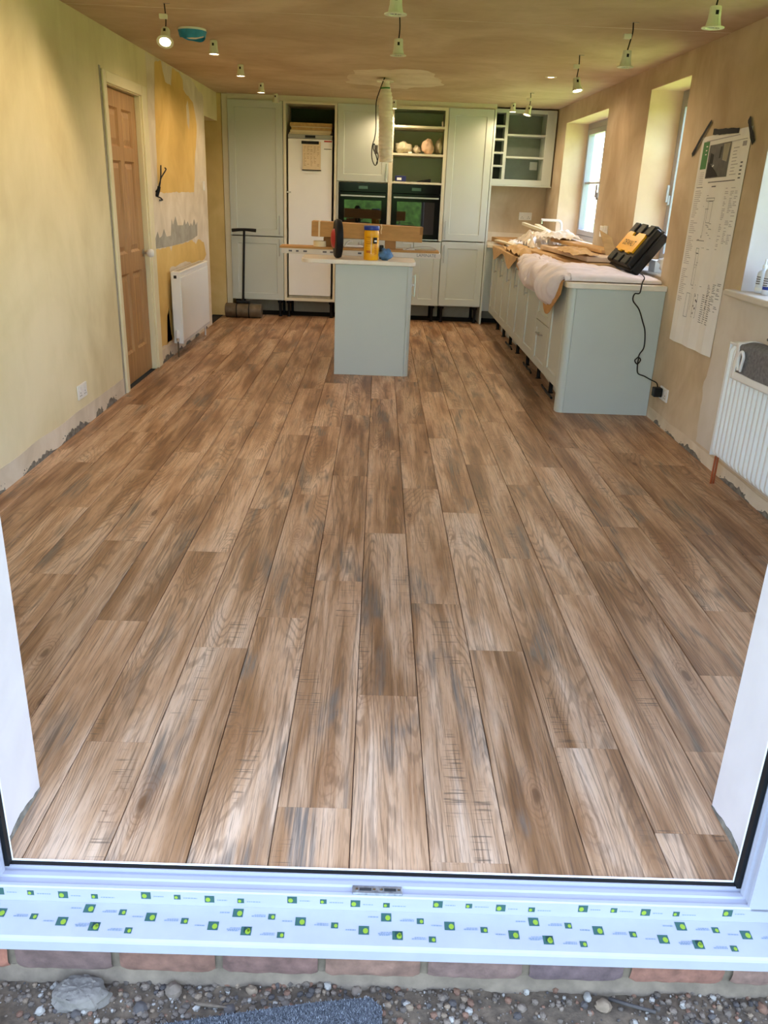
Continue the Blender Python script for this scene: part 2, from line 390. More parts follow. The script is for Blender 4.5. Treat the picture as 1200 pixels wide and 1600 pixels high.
# --- floor: subfloor slab and one object for every plank
floor = struct('floor', MB().box(XL - 0.3, XR + 0.3, Y0 - 0.02, YB + 0.1, -0.14, -0.012), M_SUB, 'dark concrete subfloor carrying the wood plank floor', 'floor')
PW, PLEN = 0.183, 1.25
joints = {0: 2.089, -1: 1.602, 1: 1.437, 2: 2.367, -2: 2.549, -6: 3.167, -3: 2.336, -4: 1.835, -5: 2.493, 4: 1.546, 3: 1.863, 7: 2.698, 5: 1.862}
YEND = 9.80
k0 = math.floor((XL - 0.01 + 0.021) / PW); k1 = math.ceil((XR + 0.021) / PW)
for k in range(k0, k1):
    xa, xb = max(-0.021 + k * PW, XL - 0.005), min(-0.021 + (k + 1) * PW, XR + 0.005)
    if xb - xa < 0.01: continue
    j = joints.get(k, random.uniform(1.5, 2.7))
    while j > Y0 + 0.0: j -= PLEN
    y = j
    while y < YEND:
        ya, yb = max(y, Y0 - 0.012), min(y + PLEN, YEND); y += PLEN
        # planks next to the reveals stop at the front wall
        if yb - ya < 0.02: continue
        if ya < YR and (xb < -0.80 or xa > 0.888):
            ya = YR + 0.002
            if yb - ya < 0.02: continue
        cxp, cyp = (xa + xb) / 2, (ya + yb) / 2; hx, hy = (xb - xa) / 2 - 0.0009, (yb - ya) / 2 - 0.0002
        m = MB()
        top = [m.v(sx * (hx - 0.0013), sy * hy, 0.0) for sx, sy in ((-1, -1), (1, -1), (1, 1), (-1, 1))]
        mid = [m.v(sx * hx, sy * hy, -0.0022) for sx, sy in ((-1, -1), (1, -1), (1, 1), (-1, 1))]
        low = [m.v(sx * hx, sy * hy, -0.010) for sx, sy in ((-1, -1), (1, -1), (1, 1), (-1, 1))]
        m.f(*top)
        for a, b in ((top, mid), (mid, low)):
            for q in range(4): m.f(a[q], b[q], b[(q + 1) % 4], a[(q + 1) % 4])
        o = m.build('plank', M_PLANK, floor); o.location = (cxp, cyp, 0)

# --- ceiling, walls
struct('ceiling', MB().box(XL - 0.3, XR + 0.35, Y0, YB + 0.3, ZC, ZC + 0.2), M_CEIL, 'bare pinkish brown plaster ceiling', 'ceiling')
cp = MB()
pl = []
for k in range(48):
    a = k / 48 * 2 * math.pi; r = 1 + 0.28 * ns(math.cos(a) * 1.7, math.sin(a) * 1.7, 3) + 0.16 * ns(math.cos(a) * 5, math.sin(a) * 5, 8)
    pl.append((0.09 + 0.42 * r * math.cos(a), 7.95 + 0.62 * r * math.sin(a)))
cp.prism(pl, lambda x, y: (x, y, ZC - 0.0012), lambda x, y: (x, y, ZC + 0.002))
ceil_o = bpy.data.objects['ceiling']
cp.build('filler_patch', M_PALE, ceil_o)
# hairline board joints in the ceiling
for yy in (5.2,):
    MB().prism([(XL, yy - 0.006), (XR, yy - 0.006 + 0.03), (XR, yy + 0.006 + 0.03), (XL, yy + 0.006)], lambda x, y: (x, y, ZC - 0.0008), lambda x, y: (x, y, ZC + 0.001)).build('joint_line', M_PALE, ceil_o)

# left wall: door opening and a recess by the tall units
DY0, DY1, DZ = 5.80, 6.645, 1.99
RY0, RY1, RZ = 8.95, 9.87, 2.03
def lhole(y, z): return (DY0 < y < DY1 and z < DZ) or (RY0 < y < RY1 and z < RZ)
wall_left = struct('wall_left', MB().cells([1.3, DY0, DY1, RY0, RY1, YB + 0.3], [-0.14, DZ, RZ, ZC + 0.1], lhole, lambda y, z, t: (t, y, z), XL, XL - 0.14), M_WALL_L,
                   'cream painted wall with stripped patches and a wooden door', 'wall')
rec = MB().box(XL - 0.9, XL - 0.139, RY1, RY1 + 0.12, -0.01, RZ + 0.1).box(XL - 0.9, XL - 0.139, RY0 - 0.12, RY0, -0.01, RZ + 0.1).box(XL - 0.9, XL - 0.139, RY0 - 0.12, RY1 + 0.12, RZ, RZ + 0.12).box(XL - 1.0, XL - 0.9, RY0 - 0.12, RY1 + 0.12, -0.01, RZ + 0.12).box(XL - 1.0, XL - 0.14, RY0 - 0.1, RY1 + 0.1, -0.1, -0.001)
rec.box(XL - 0.139, XL - 0.0, RY1 - 0.004, RY1 - 0.0005, 0, RZ)
rec.box(XL - 0.139, -1.724, YF + 0.012, YB - 0.002, 0.0, ZC - 0.001)
struct('wall_recess', rec, M_RECESS, 'ochre cream doorway recess beside the tall units', 'wall')
def patch(pts, m, parent=None, name='paint_patch', dx=0.0016, wig=0.0):
    P = []
    n = len(pts)
    for i in range(n):
        a, b = pts[i], pts[(i + 1) % n]; L = math.hypot(b[0] - a[0], b[1] - a[1]); kk = max(1, int(L / 0.05))
        for q in range(kk):
            t = q / kk; y = a[0] + (b[0] - a[0]) * t; z = a[1] + (b[1] - a[1]) * t
            if q: y += wig * ns(y * 9, z * 9, 1.3); z += wig * ns(y * 9, z * 9, 5.1)
            P.append((y, min(z, ZC - 0.002)))
    return MB().prism(P, lambda y, z: (XL + dx, y, z), lambda y, z: (XL - 0.002, y, z)).build(name, m, parent or wall_left)
# the pale skimmed field between door and recess, then old paint showing on it
patch([(6.76, 0.12), (6.76, 1.0), (6.80, 1.6), (6.85, 2.3), (8.3, 2.30), (8.93, 2.2), (8.94, 1.0), (8.94, 0.12)], M_PALE, name='skim_patch', dx=0.0008, wig=0.03)
patch([(7.103, 2.262), (7.308, 2.297), (7.351, 2.226), (7.417, 2.16), (7.61, 2.153), (7.656, 2.248), (7.68, 2.295), (7.926, 2.29), (8.057, 2.25), (8.063, 2.17), (8.261, 2.139), (8.442, 2.103), (8.508, 2.022), (8.571, 1.923), (8.497, 1.725), (8.414, 1.611), (8.391, 1.51), (8.321, 1.329), (6.98, 1.329), (6.99, 1.521), (7.021, 1.798), (7.053, 2.068)], M_OCHRE, wig=0.02)
patch([(6.80, 0.986), (6.886, 1.039), (6.934, 0.988), (7.02, 1.0), (7.093, 1.05), (7.165, 0.986), (7.322, 0.988), (7.37, 1.12), (7.41, 1.067), (7.516, 1.135), (7.58, 1.06), (7.796, 1.052), (7.86, 1.10), (7.91, 1.05), (7.982, 1.08), (8.06, 1.03), (8.113, 1.06), (8.18, 1.03), (8.26, 1.09), (8.33, 1.03), (8.401, 1.06), (8.377, 0.935), (8.14, 0.913), (7.735, 0.902), (7.256, 0.904), (6.80, 0.914)], M_GREYP, name='grey_patch', dx=0.0022)
patch([(6.80, 0.905), (7.255, 0.902), (7.30, 0.86), (7.36, 0.905), (7.734, 0.896), (8.139, 0.907), (8.30, 0.86), (8.40, 0.90), (8.669, 0.859), (8.77, 0.729), (8.5, 0.66), (8.103, 0.70), (7.777, 0.74), (7.212, 0.726), (7.215, 0.46), (7.182, 0.138), (6.80, 0.136), (6.80, 0.458)], M_OCHRE, wig=0.02)
patch([(7.03, 0.36), (7.10, 0.40), (7.12, 0.22), (7.17, 0.14), (6.98, 0.14)], M_OCHRE, wig=0.01)
patch([(8.15, 2.05), (8.22, 2.10), (8.27, 1.98), (8.23, 1.86), (8.16, 1.90)], M_PALE, name='skim_patch', dx=0.0022, wig=0.01)
# bare strip where the skirting was, with broken edges at the floor
def scar(side, ya, yb, zt, seed, parent):
    x = XL if side < 0 else XR
    def lay(poly, d, m, nm, ):
        MB().prism(poly, lambda y, z: (x - side * d, y, z), lambda y, z: (x + side * 0.002, y, z)).build(nm, m, parent)
    N = int((yb - ya) / 0.03); top = []
    for i in range(N + 1):
        y = ya + (yb - ya) * i / N; top.append((y, zt * (1 + 0.10 * ns(y * 3, seed))))
    lay([(ya, 0.0)] + [(yb, 0.0)] + top[::-1], 0.0022, M_PALE, 'skirting_strip')
    y = ya + 0.02; k = 0
    while y < yb - 0.1:
        w = random.uniform(0.12, 0.55); w = min(w, yb - y); P = []; n = max(6, int(w / 0.018)); hh = random.uniform(0.30, 0.62) * zt
        for i in range(n + 1):
            t = i / n; yy = y + w * t
            e = min(1, 4 * t, 4 * (1 - t))
            P.append((yy, max(0.002, hh * e * (0.65 + 0.8 * ns(yy * 22, seed + 3) + 0.3 * ns(yy * 60, seed)))))
        lay([(y, 0.0), (y + w, 0.0)] + P[::-1], 0.0034, M_RUBBLE, 'broken_edge')
        m = MB()
        for q in range(int(w / 0.02)):          # crumbs of render along the break
            yy = y + random.random() * w; zz = random.uniform(0.004, hh * 0.7); r = random.uniform(0.003, 0.006)
            m.lathe([(0, -r), (r * 0.8, -r * 0.5), (r, 0.1 * r), (r * 0.6, r * 0.7), (0, r)], (x - side * 0.0005, yy, zz), (random.random(), random.random(), 1), 6)
        if m.V: o = m.build('crumbs', M_RUBBLE, parent); o['kind'] = 'stuff'
        y += w + random.uniform(0.05, 0.3)
scar(-1, 1.66, 5.72, 0.115, 2.0, wall_left)
scar(-1, 6.76, 8.94, 0.11, 5.0, wall_left)

# right wall with three window openings
W = [(4.467, 2.95, 0.975, 2.13), (6.595, 5.77, 0.93, 2.16), (9.475, 7.76, 0.98, 2.137)]   # (far y, near y, sill z, head z)
def rhole(y, z): return any(w[1] < y < w[0] and w[2] < z < w[3] for w in W)
wall_right = struct('wall_right', MB().cells(sorted([1.3, YB + 0.3] + [v for w in W for v in w[:2]]), sorted([-0.14, ZC + 0.1] + [v for w in W for v in w[2:]]), rhole, lambda y, z, t: (t, y, z), XR, XR + 0.32), M_WALL_R,
                    'bare pinkish tan plaster wall with deep windows', 'wall')
scar(1, 1.66, 5.60, 0.075, 9.0, wall_right)
# older grey-cream paint on the nearer part of this wall
P = [(1.66, 0.09)] + [(4.70 + 0.05 * ns(z * 4, 2) + 0.03 * ns(z * 13, 4), z) for z in [0.09 + 0.035 * i for i in range(26)]] + [(4.62, 0.968), (4.50, 0.970), (1.66, 0.970)]
M_GREYCREAM = plaster('grey_cream_paint', (206, 192, 176), (214, 202, 188), (222, 212, 200), sc_=1.5)
MB().prism(P, lambda y, z: (XR - 0.0012, y, z), lambda y, z: (XR + 0.002, y, z)).build('paint_patch', M_GREYCREAM, wall_right)
struct('wall_back', MB().box(XL - 0.3, XR + 0.3, YB, YB + 0.15, -0.14, ZC + 0.1), M_WALL_R, 'bare plaster wall behind the kitchen units', 'wall')
wb = bpy.data.objects['wall_back']
MB().prism([(1.21, 0.9), (XR, 0.9), (XR, 0.985), (1.21, 1.0)], lambda x, z: (x, YB - 0.0015, z), lambda x, z: (x, YB + 0.001, z)).build('skim_patch', M_PALE, wb)
# front wall round the patio opening
fw = MB().cells([XL - 0.3, -0.80, 0.888, XR + 0.32], [-0.14, 2.24, ZC + 0.1], lambda x, z: -0.80 < x < 0.888 and z < 2.24, lambda x, z, t: (x, t, z), Y0 + 0.004, YR)
struct('wall_front', fw, M_REVEAL, 'pale plastered front wall with reveals beside the patio opening', 'wall')
for sx, xx in ((-1, -0.80), (1, 0.888)):          # chipped foot of each reveal
    P = [(Y0 + 0.01, 0.0), (YR, 0.0)] + [(YR - (YR - Y0 - 0.01) * t, 0.004 + 0.018 * (1 - abs(2 * t - 1)) + 0.006 * ns(t * 14, sx * 3)) for t in [i / 16 for i in range(17)]]
    MB().prism(P, lambda y, z: (xx - sx * 0.0018, y, max(z, 0)), lambda y, z: (xx + sx * 0.002, y, max(z, 0))).build('broken_edge', M_RUBBLE, bpy.data.objects['wall_front'])
outer = MB().cells([-3.2, -0.885, 0.955, XR + 0.32], [-0.3, 2.24, 5.2], lambda x, z: -0.885 < x < 0.955 and -0.13 < z < 2.24 or (z < 2.24 and -0.885 < x < 0.955), lambda x, z, t: (x, t, z), 1.30, Y0)
outer.box(XL - 0.30, XR + 0.32, Y0, 10.6, ZC + 0.22, 5.2)  # unseen upper block, added to shade the front ground from the sun
struct('wall_outer', outer, M_FACADE, 'outer brick shell of the house beside the opening with unseen shading block above', 'wall')
# outdoor ground
struct('ground', MB().box(-6, 6, -2.6, 1.42, -0.5, -0.232), M_SOIL, 'bare soil in front of the patio door sill', 'ground')
struct('lawn', MB().box(-60, 60, -60, -2.6, -0.6, -0.25).box(6, 60, -2.6, 60, -0.6, -0.25).box(XR + 0.32, 6, 1.42, 60, -0.6, -0.25).box(-60, -6, -2.6, 60, -0.6, -0.25).box(-6, XR + 0.32, 10.7, 60, -0.6, -0.25), M_LAWN, 'sunlit green lawn around the house', 'lawn')
def hedge(name, ax, a0, a1, c, label, hh=2.3):
    def fn(u, v):
        a = a0 + (a1 - a0) * u; ang = v * math.pi; h = hh + 0.25 * hh * ns(a * 0.5, 3)
        off = -math.cos(ang) * 0.9; z = -0.3 + math.sin(ang) ** 0.4 * h
        d = 0.35 * ns(a * 1.6, z * 1.6, off * 2) + 0.15 * ns(a * 5, z * 5, off * 5)
        return (a, c + off + d, z + d * 0.5) if ax == 'x' else (c + off + d, a, z + d * 0.5)
    tag(MB().grid(fn, 160, 24).build(name, M_HEDGE, smooth=True), label, 'hedge')
hedge('hedge', 'x', -30, 30, -16, 'leafy green hedge beyond the lawn behind the viewer')
hedge('hedge', 'y', -12, 40, 26, 'leafy green hedge beyond the lawn outside the windows', 1.3)

# --- windows in the right wall
for n, (yf, yn, z0, z1) in enumerate(W):
    xw = XR + 0.235
    root = tag(MB().cells([yn, yn + 0.06, yf - 0.06, yf], [z0, z0 + 0.06, z1 - 0.06, z1], lambda y, z: yn + 0.06 < y < yf - 0.06 and z0 + 0.06 < z < z1 - 0.06, lambda y, z, t: (t, y, z), xw, xw + 0.07).build('window_%d' % (n + 1), M_UPVC, bevel=0.004),
               ['white framed window above the ribbed radiator', 'white framed window behind the black tool case', 'white framed casement window by the sink tap'][n], 'window', kind='structure')
    lights = [(yn + 0.06, (yn + yf) / 2 - 0.025), ((yn + yf) / 2 + 0.025, yf - 0.06)] if n != 1 else [(yn + 0.06, yf - 0.06)]
    if n != 1: MB().box(xw, xw + 0.07, (yn + yf) / 2 - 0.025, (yn + yf) / 2 + 0.025, z0 + 0.06, z1 - 0.06).build('mullion', M_UPVC, root, bevel=0.003)
    for q, (a, b) in enumerate(lights):
        sash = MB().cells([a + 0.004, a + 0.055, b - 0.055, b - 0.004], [z0 + 0.064, z0 + 0.115, z1 - 0.115, z1 - 0.064], lambda y, z: a + 0.055 < y < b - 0.055 and z0 + 0.115 < z < z1 - 0.115, lambda y, z, t: (t, y, z), xw - 0.012, xw + 0.05).build('sash', M_UPVC, root, bevel=0.004)
        MB().box(xw + 0.018, xw + 0.024, a + 0.05, b - 0.05, z0 + 0.11, z1 - 0.11).build('pane', M_GLASS, sash)
        zm = (z0 + z1) / 2
        if n == 2: MB().box(xw + 0.010, xw + 0.032, a + 0.05, b - 0.05, zm - 0.011, zm + 0.011).build('glazing_bar', M_UPVC, sash)
        hy = b - 0.03 if q == 0 else a + 0.03
        MB().box(xw - 0.030, xw - 0.012, hy - 0.014, hy + 0.014, zm - 0.16, zm - 0.09).box(xw - 0.045, xw - 0.028, hy - 0.01, hy + 0.01, zm - 0.14, zm - 0.02).build('handle', M_UPVC, sash, bevel=0.003)
    # plastered linings of the opening
    ln = MB().box(XR + 0.001, xw, yf - 0.003, yf - 0.0003, z0, z1).box(XR + 0.001, xw, yn + 0.0003, yn + 0.003, z0, z1).box(XR + 0.001, xw, yn, yf, z1 - 0.003, z1 - 0.0003)
    ln.build('lining', M_REVEAL if n == 0 else M_REVEAL_W, root)
    MB().box(XR + 0.001 - (0.05 if n == 0 else 0.0), xw, yn + 0.0005, yf - 0.0005 + (0.10 if n == 0 else 0), z0 - (0.022 if n == 0 else 0.0), z0 + 0.012).build('sill', M_GREYCREAM if n == 0 else M_WHITE, root, bevel=0.008 if n == 0 else 0.003)

# --- oak door in the left wall
door = tag(MB().cells([5.812, 5.925, 6.155, 6.25, 6.48, 6.60], [0.006, 0.225, 0.785, 0.925, 1.535, 1.625, 1.865, 1.975],
                  lambda y, z: (5.925 < y < 6.155 or 6.25 < y < 6.48) and (0.225 < z < 0.785 or 0.925 < z < 1.535 or 1.625 < z < 1.865), lambda y, z, t: (t, y, z), XL - 0.035, XL - 0.072).build('door_1', M_OAK, bevel=0.003),
           'six panel oak door with white knob in cream frame', 'door', kind='structure')
for (a, b) in ((5.925, 6.155), (6.25, 6.48)):
    for (c, d) in ((0.225, 0.785), (0.925, 1.535), (1.625, 1.865)):
        m = MB()
        def rect(g, x): return [m.v(x, a + g, c + g), m.v(x, b - g, c + g), m.v(x, b - g, d - g), m.v(x, a + g, d - g)]
        xs = XL - 0.035
        rs = [rect(0.0, xs - 0.002), rect(0.012, xs - 0.016), rect(0.018, xs - 0.016), rect(0.05, xs - 0.006)]
        for r0, r1 in zip(rs, rs[1:]):
            for k in range(4): m.f(r0[k], r0[(k + 1) % 4], r1[(k + 1) % 4], r1[k])
        m.f(*rs[-1]); m.build('panel', M_OAK, door)
fr = MB().box(XL - 0.13, XL + 0.002, DY0, 5.808, 0, DZ).box(XL - 0.13, XL + 0.002, 6.604, DY1, 0, DZ).box(XL - 0.13, XL + 0.002, DY0, DY1, 1.979, DZ)
fr.build('door_lining', M_CREAM, door, bevel=0.003)
for nm, bx in (('architrave', (5.735, 5.803, 0, 2.055)), ('architrave', (6.628, 6.752, 0, 2.055)), ('architrave', (5.8035, 6.6275, 1.985, 2.055))):
    MB().box(XL, XL + 0.017, bx[0], bx[1], bx[2], bx[3]).build(nm, M_CREAM, door, bevel=0.006)
MB().box(XL + 0.0008, XL + 0.003, 5.705, 5.737, 0, 2.07).build('plaster_gap', M_GREYP, door)
kb = MB().lathe([(0.0, 0.0), (0.027, 0.0), (0.027, 0.006), (0.010, 0.010), (0.010, 0.032)], (XL - 0.035, 6.553, 0.90), (1, 0, 0), 18).build('knob_rose', M_NICKEL, door, smooth='angle')
MB().lathe([(0.010, 0.030), (0.022, 0.036), (0.031, 0.052), (0.031, 0.064), (0.024, 0.080), (0.0, 0.085)], (XL - 0.035, 6.553, 0.90), (1, 0, 0), 18).build('knob', M_WHITE, kb, smooth=True)
MB().box(XL - 0.13, XL - 0.09, DY0, DY1, 0, DZ).build('backing', M_DARK, door)

# --- patio door frame: bottom rail, jambs, cill with printed film
SH = -0.0072      # the frame sits a touch askew to the planks
def TF(x, y, z): return (x, y + SH * x, z)
prof = [(1.404, -0.135), (1.404, -0.002), (1.4005, 0.0005), (1.391, 0.0005), (1.390, -0.010), (1.384, -0.010), (1.382, -0.006), (1.372, -0.007), (1.370, -0.012), (1.356, -0.013), (1.354, -0.010), (1.347, -0.011), (1.345, -0.014), (1.345, -0.052), (1.350, -0.052), (1.350, -0.135)]
frame = tag(MB(TF).prism(prof, lambda y, z: (-0.84, y, z), lambda y, z: (0.91, y, z)).build('door_2', M_UPVC), 'white plastic patio door frame with film covered sill', 'door frame', kind='structure')
MB(TF).prism([(1.4042, 0.0012), (1.3935, 0.0012), (1.3935, -0.0085), (1.4042, -0.0085)], lambda y, z: (-0.775, y, z), lambda y, z: (0.848, y, z)).build('gasket', M_RUBBER, frame)
MB(TF).box(-0.77, 0.842, 1.4045, 1.409, -0.01, 0.0024).build('trim_strip', M_WHITE, frame)
for sx, xin in ((-1, -0.772), (1, 0.845)):
    # jamb profile in plan, swept up
    pj = [(0, 1.404), (0, 1.391), (0.010, 1.390), (0.010, 1.384), (0.006, 1.382), (0.008, 1.372), (0.013, 1.370), (0.014, 1.356), (0.011, 1.354), (0.012, 1.347), (0.016, 1.345), (0.07, 1.345), (0.07, 1.404)]
    MB(TF).prism(pj, lambda a, y: (xin + sx * a, y, -0.02), lambda a, y: (xin + sx * a, y, 2.24)).build('jamb', M_UPVC, frame)
    MB(TF).box(min(xin - sx * 0.001, xin + sx * 0.008), max(xin - sx * 0.001, xin + sx * 0.008), 1.388, 1.4045, 0.0, 2.24).build('gasket', M_RUBBER, frame)
    MB(TF).box(min(xin - sx * 0.002, xin + sx * 0.01), max(xin - sx * 0.002, xin + sx * 0.01), 1.4045, 1.409, 0.0, 2.24).build('trim_strip', M_WHITE, frame)
MB(TF).box(-0.775, 0.848, 1.345, 1.404, 2.06, 2.24).build('head_rail', M_UPVC, frame, bevel=0.004)
cill = MB(TF).prism([(1.352, -0.135), (1.352, -0.050), (1.345, -0.0525), (1.262, -0.0585), (1.256, -0.061), (1.254, -0.066), (1.254, -0.090), (1.262, -0.090), (1.262, -0.075), (1.3, -0.075), (1.3, -0.135)], lambda y, z: (-1.35, y, z), lambda y, z: (1.45, y, z)).build('cill', M_FILM, frame)
# film print: dark green squares with a leaf, small lines of text
M_PGRN = mat('print_dark_green', (44, 78, 70), 0.5, 0.03, 30); M_PLEAF = mat('print_leaf', (128, 150, 34), 0.5, 0.03, 30); M_PTXT = mat('print_text', (116, 128, 140), 0.6, 0.05, 60)
pr = MB(TF)
zc = lambda y: -0.0525 - (1.345 - y) / 0.083 * 0.006 + 0.0004
def logo(x, y, s, surf, flip):
    pr.mi = 0; q = [(-s, -s), (s, -s), (s, s), (-s, s)]; h = s * 0.92
    pr.f(*[pr.v(*surf(x + a, y + b * 0.92, 0.0003)) for a, b in q])
    pr.mi = 1; lx = 1 if flip > 0 else -1
    c = [(x + lx * s * (0.32 + 0.50 * math.cos(t)), y + s * (-0.12 + 0.58 * math.sin(t))) for t in [2 * math.pi * k / 14 for k in range(14)]]
    pr.f(*[pr.v(*surf(a, b, 0.0006)) for a, b in c if True])
def words(x0, x1, y, hgt, surf):
    pr.mi = 2; x = x0
    while x < x1:
        w = random.uniform(0.0025, 0.006); pr.f(*[pr.v(*surf(a, b, 0.0003)) for a, b in ((x, y - hgt), (min(x + w, x1), y - hgt), (min(x + w, x1), y + hgt), (x, y + hgt))]); x += w + 0.0012
cs = lambda x, y, e: (x, y, zc(y) + e)
for n in range(-6, 8):
    for j in range(0, 3):
        bx = -0.580 + n * 0.322 + j * 0.137; by = 1.3300 - j * 0.0165
        for (ox, oy, s, tx) in ((0, 0, 0.0112, 0.022), (0.074, -0.007, 0.0076, 0.030), (0.024, -0.043, 0.0112, 0.022), (0.098, -0.050, 0.0076, 0.030)):
            x, y = bx + ox, by + oy
            if 1.2655 + s < y < 1.3435 - s and -1.3 < x < 1.4 and (j in (0, 1, 2) or True):
                logo(x, y, s, cs, 1); words(x - s - 0.006 - tx, x - s - 0.006, y, 0.0013, cs)
                if s < 0.008: words(x - s - 0.006 - tx * 0.8, x - s - 0.006, y + 0.0035, 0.0009, cs)
fs = lambda x, v, e: (x, 1.345 - e, v)
for n in range(-4, 6):
    for (ox, v, s, tx) in ((0.0, -0.032, 0.0105, 0.022), (0.068, -0.034, 0.0072, 0.030), (0.180, -0.027, 0.0105, 0.022), (0.248, -0.029, 0.0072, 0.030)):
        x = -0.640 + n * 0.318 + ox
        if -0.82 < x < 0.85: logo(x, v, s, fs, -1); words(x + s + 0.006, x + s + 0.006 + tx, v - 0.002, 0.0012, fs)
pr.build('film_print', [M_PGRN, M_PLEAF, M_PTXT], cill, weld=False)
kp = MB(TF).box(-0.012, 0.098, 1.349, 1.372, -0.014, -0.0065).build('lock_keep', mat('dirty_zinc', (150, 150, 150), 0.45, 0.2, 60, metal=0.7), frame, bevel=0.002)
for a in (0.004, 0.058):
    MB(TF).box(a, a + 0.026, 1.357, 1.364, -0.0075, -0.0058).build('slot', M_DARK, kp)
    for q in (-0.006, 0.032): MB(TF).lathe([(0, 0.0012), (0.0035, 0.0008), (0.0035, 0)], (a + q, 1.3605, -0.0065), (0, 0, 1), 8).build('screw', M_NICKEL, kp)

# --- one course of bricks under the cill
bw = struct('wall_plinth', MB().box(-6, 6, 1.312, 1.42, -0.30, -0.136), M_MORTAR, 'mortar bedding of the brick course under the white sill', 'wall')
bcols = [(142, 90, 70), (104, 80, 72), (122, 86, 70), (112, 82, 72), (126, 94, 78), (116, 90, 80), (100, 80, 78), (136, 92, 74), (128, 98, 84)]
for i in range(-2, 10):
    xa = -0.976 + i * 0.2255; rc = bcols[i % len(bcols)]
    m = MB(); nx, nz = 14, 5
    def bf(u, v, xa=xa, i=i):
        x = xa + 0.009 + u * 0.208; z = -0.200 + v * 0.078
        e = min(u, 1 - u, 0.5) * 14; e2 = min(v, 1 - v) * 5
        rnd = 0.006 * (max(0, 1 - e) + max(0, 1 - e2)); return (x + 0.002 * ns(z * 40, i), 1.300 + rnd + 0.004 * ns(x * 25, z * 25, i) + 0.002 * ns(x * 80, z * 80, i), z + 0.003 * ns(x * 12, i * 3))
    m.grid(bf, nx, nz); 
    m.quad((xa + 0.009, 1.30, -0.122), (xa + 0.217, 1.30, -0.122), (xa + 0.217, 1.36, -0.122), (xa + 0.009, 1.36, -0.122))
    m.build('brick', mat('brick_%d' % (i % len(bcols)), rc, 0.95, 0.16, 26, 0.7, 80), bw, smooth=True)
led = MB().grid(lambda u, v: (-1.3 + 2.8 * u, 1.312 - 0.022 * math.sin(v * math.pi * 0.5) * (0.8 + 0.5 * ns(u * 40, 1)) - 0.004 * ns(u * 160, v * 3), -0.196 - 0.034 * v + 0.004 * ns(u * 70, 4)), 260, 5)
led.build('mortar_smear', M_MORTAR, bw, smooth=True)

# ================================================================== KITCHEN UNITS
TBK = lambda u, d, v: (u, YF + d, v)                    # fronts facing the viewer
def bar_handle(T, u, v0, v1, parent, horiz=False):
    m = MB(T)
    if horiz:
        m.box(v0, v1, -0.032, -0.022, u - 0.006, u + 0.006)
        for a in (v0 + 0.012, v1 - 0.022): m.box(a, a + 0.010, -0.022, 0.0, u - 0.005, u + 0.005)
    else:
        m.box(u - 0.006, u + 0.006, -0.032, -0.022, v0, v1)
        for a in (v0 + 0.012, v1 - 0.022): m.box(u - 0.005, u + 0.005, -0.022, 0.0, a, a + 0.010)
    return m.build('handle', M_NICKEL, parent, bevel=0.002)
def ldoor(T, u0, u1, v0, v1, parent, hu=None, hv=None, name='door', rail=0.075):
    d = MB(T).shaker(u0 + 0.0015, u1 - 0.0015, v0 + 0.0015, v1 - 0.0015, rail=rail).build(name, M_SAGE, parent)
    if hu is not None: bar_handle(T, hu, hv[0], hv[1], d)
    return d
def feet(xs, ys, parent, h=0.185):
    for x in xs:
        for y in ys:
            MB().lathe([(0.026, 0.0), (0.026, 0.012), (0.016, 0.02), (0.016, h - 0.03), (0.03, h - 0.012), (0.03, h), (0, h)], (x, y, -0.011), (0, 0, 1), 12).build('foot', M_BLACK, parent, smooth='angle')
ZU, ZT = 0.19, 2.25      # underside and top of the tall units
def carcass(x0, x1, z0, z1, m, parent, back=True, y0=None, y1=None, t=0.018, name='carcass'):
    y0 = YF + 0.021 if y0 is None else y0; y1 = YB - 0.012 if y1 is None else y1
    c = MB().box(x0, x0 + t, y0, y1, z0, z1).box(x1 - t, x1, y0, y1, z0, z1).box(x0 + t, x1 - t, y0, y1, z0, z0 + t).box(x0 + t, x1 - t, y0, y1, z1 - t, z1)
    if back: c.box(x0 + t, x1 - t, y1 - 0.008, y1, z0 + t, z1 - t)
    return c.build(name, m, parent)
# larder at the left
u = thing('larder_unit', 'tall sage green larder with two framed doors behind the floor roller', 'cabinet', (-1.357, YF + 0.3, 0), 'tall kitchen units')
carcass(-1.657, -1.066, ZU, ZT, M_SAGE, u)
ldoor(TBK, -1.655, -1.068, 0.885, ZT, u, -1.112, (0.905, 1.105)); ldoor(TBK, -1.655, -1.068, ZU, 0.878, u, -1.112, (0.675, 0.86))
feet((-1.60, -1.12), (YF + 0.09, YB - 0.12), u)
MB().box(-1.718, -1.6575, YF + 0.02, YF + 0.038, 0.0, ZC - 0.004).build('filler_strip', M_EDGE, u)
# fridge housing
u = thing('fridge_housing', 'open sage green tall housing around the white fridge', 'cabinet', (-0.78, YF + 0.3, 0), 'tall kitchen units')
MB().box(-1.062, -1.034, YF, YB - 0.012, ZU, ZT).build('side_panel', M_EDGE, u, bevel=0.001)
MB().box(-0.512, -0.486, YF, YB - 0.012, ZU, ZT).build('side_panel', M_EDGE, u, bevel=0.001)
MB().box(-1.034, -0.512, YF, YB - 0.012, ZT - 0.022, ZT).build('top_panel', M_EDGE, u, bevel=0.001)
MB().box(-1.034, -0.512, YF, YB - 0.012, ZU, ZU + 0.03).build('bottom_panel', M_EDGE, u, bevel=0.001)
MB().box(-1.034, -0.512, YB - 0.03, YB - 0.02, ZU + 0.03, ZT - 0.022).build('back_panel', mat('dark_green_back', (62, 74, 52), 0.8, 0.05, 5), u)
feet((-1.02, -0.53), (YF + 0.09, YB - 0.12), u)
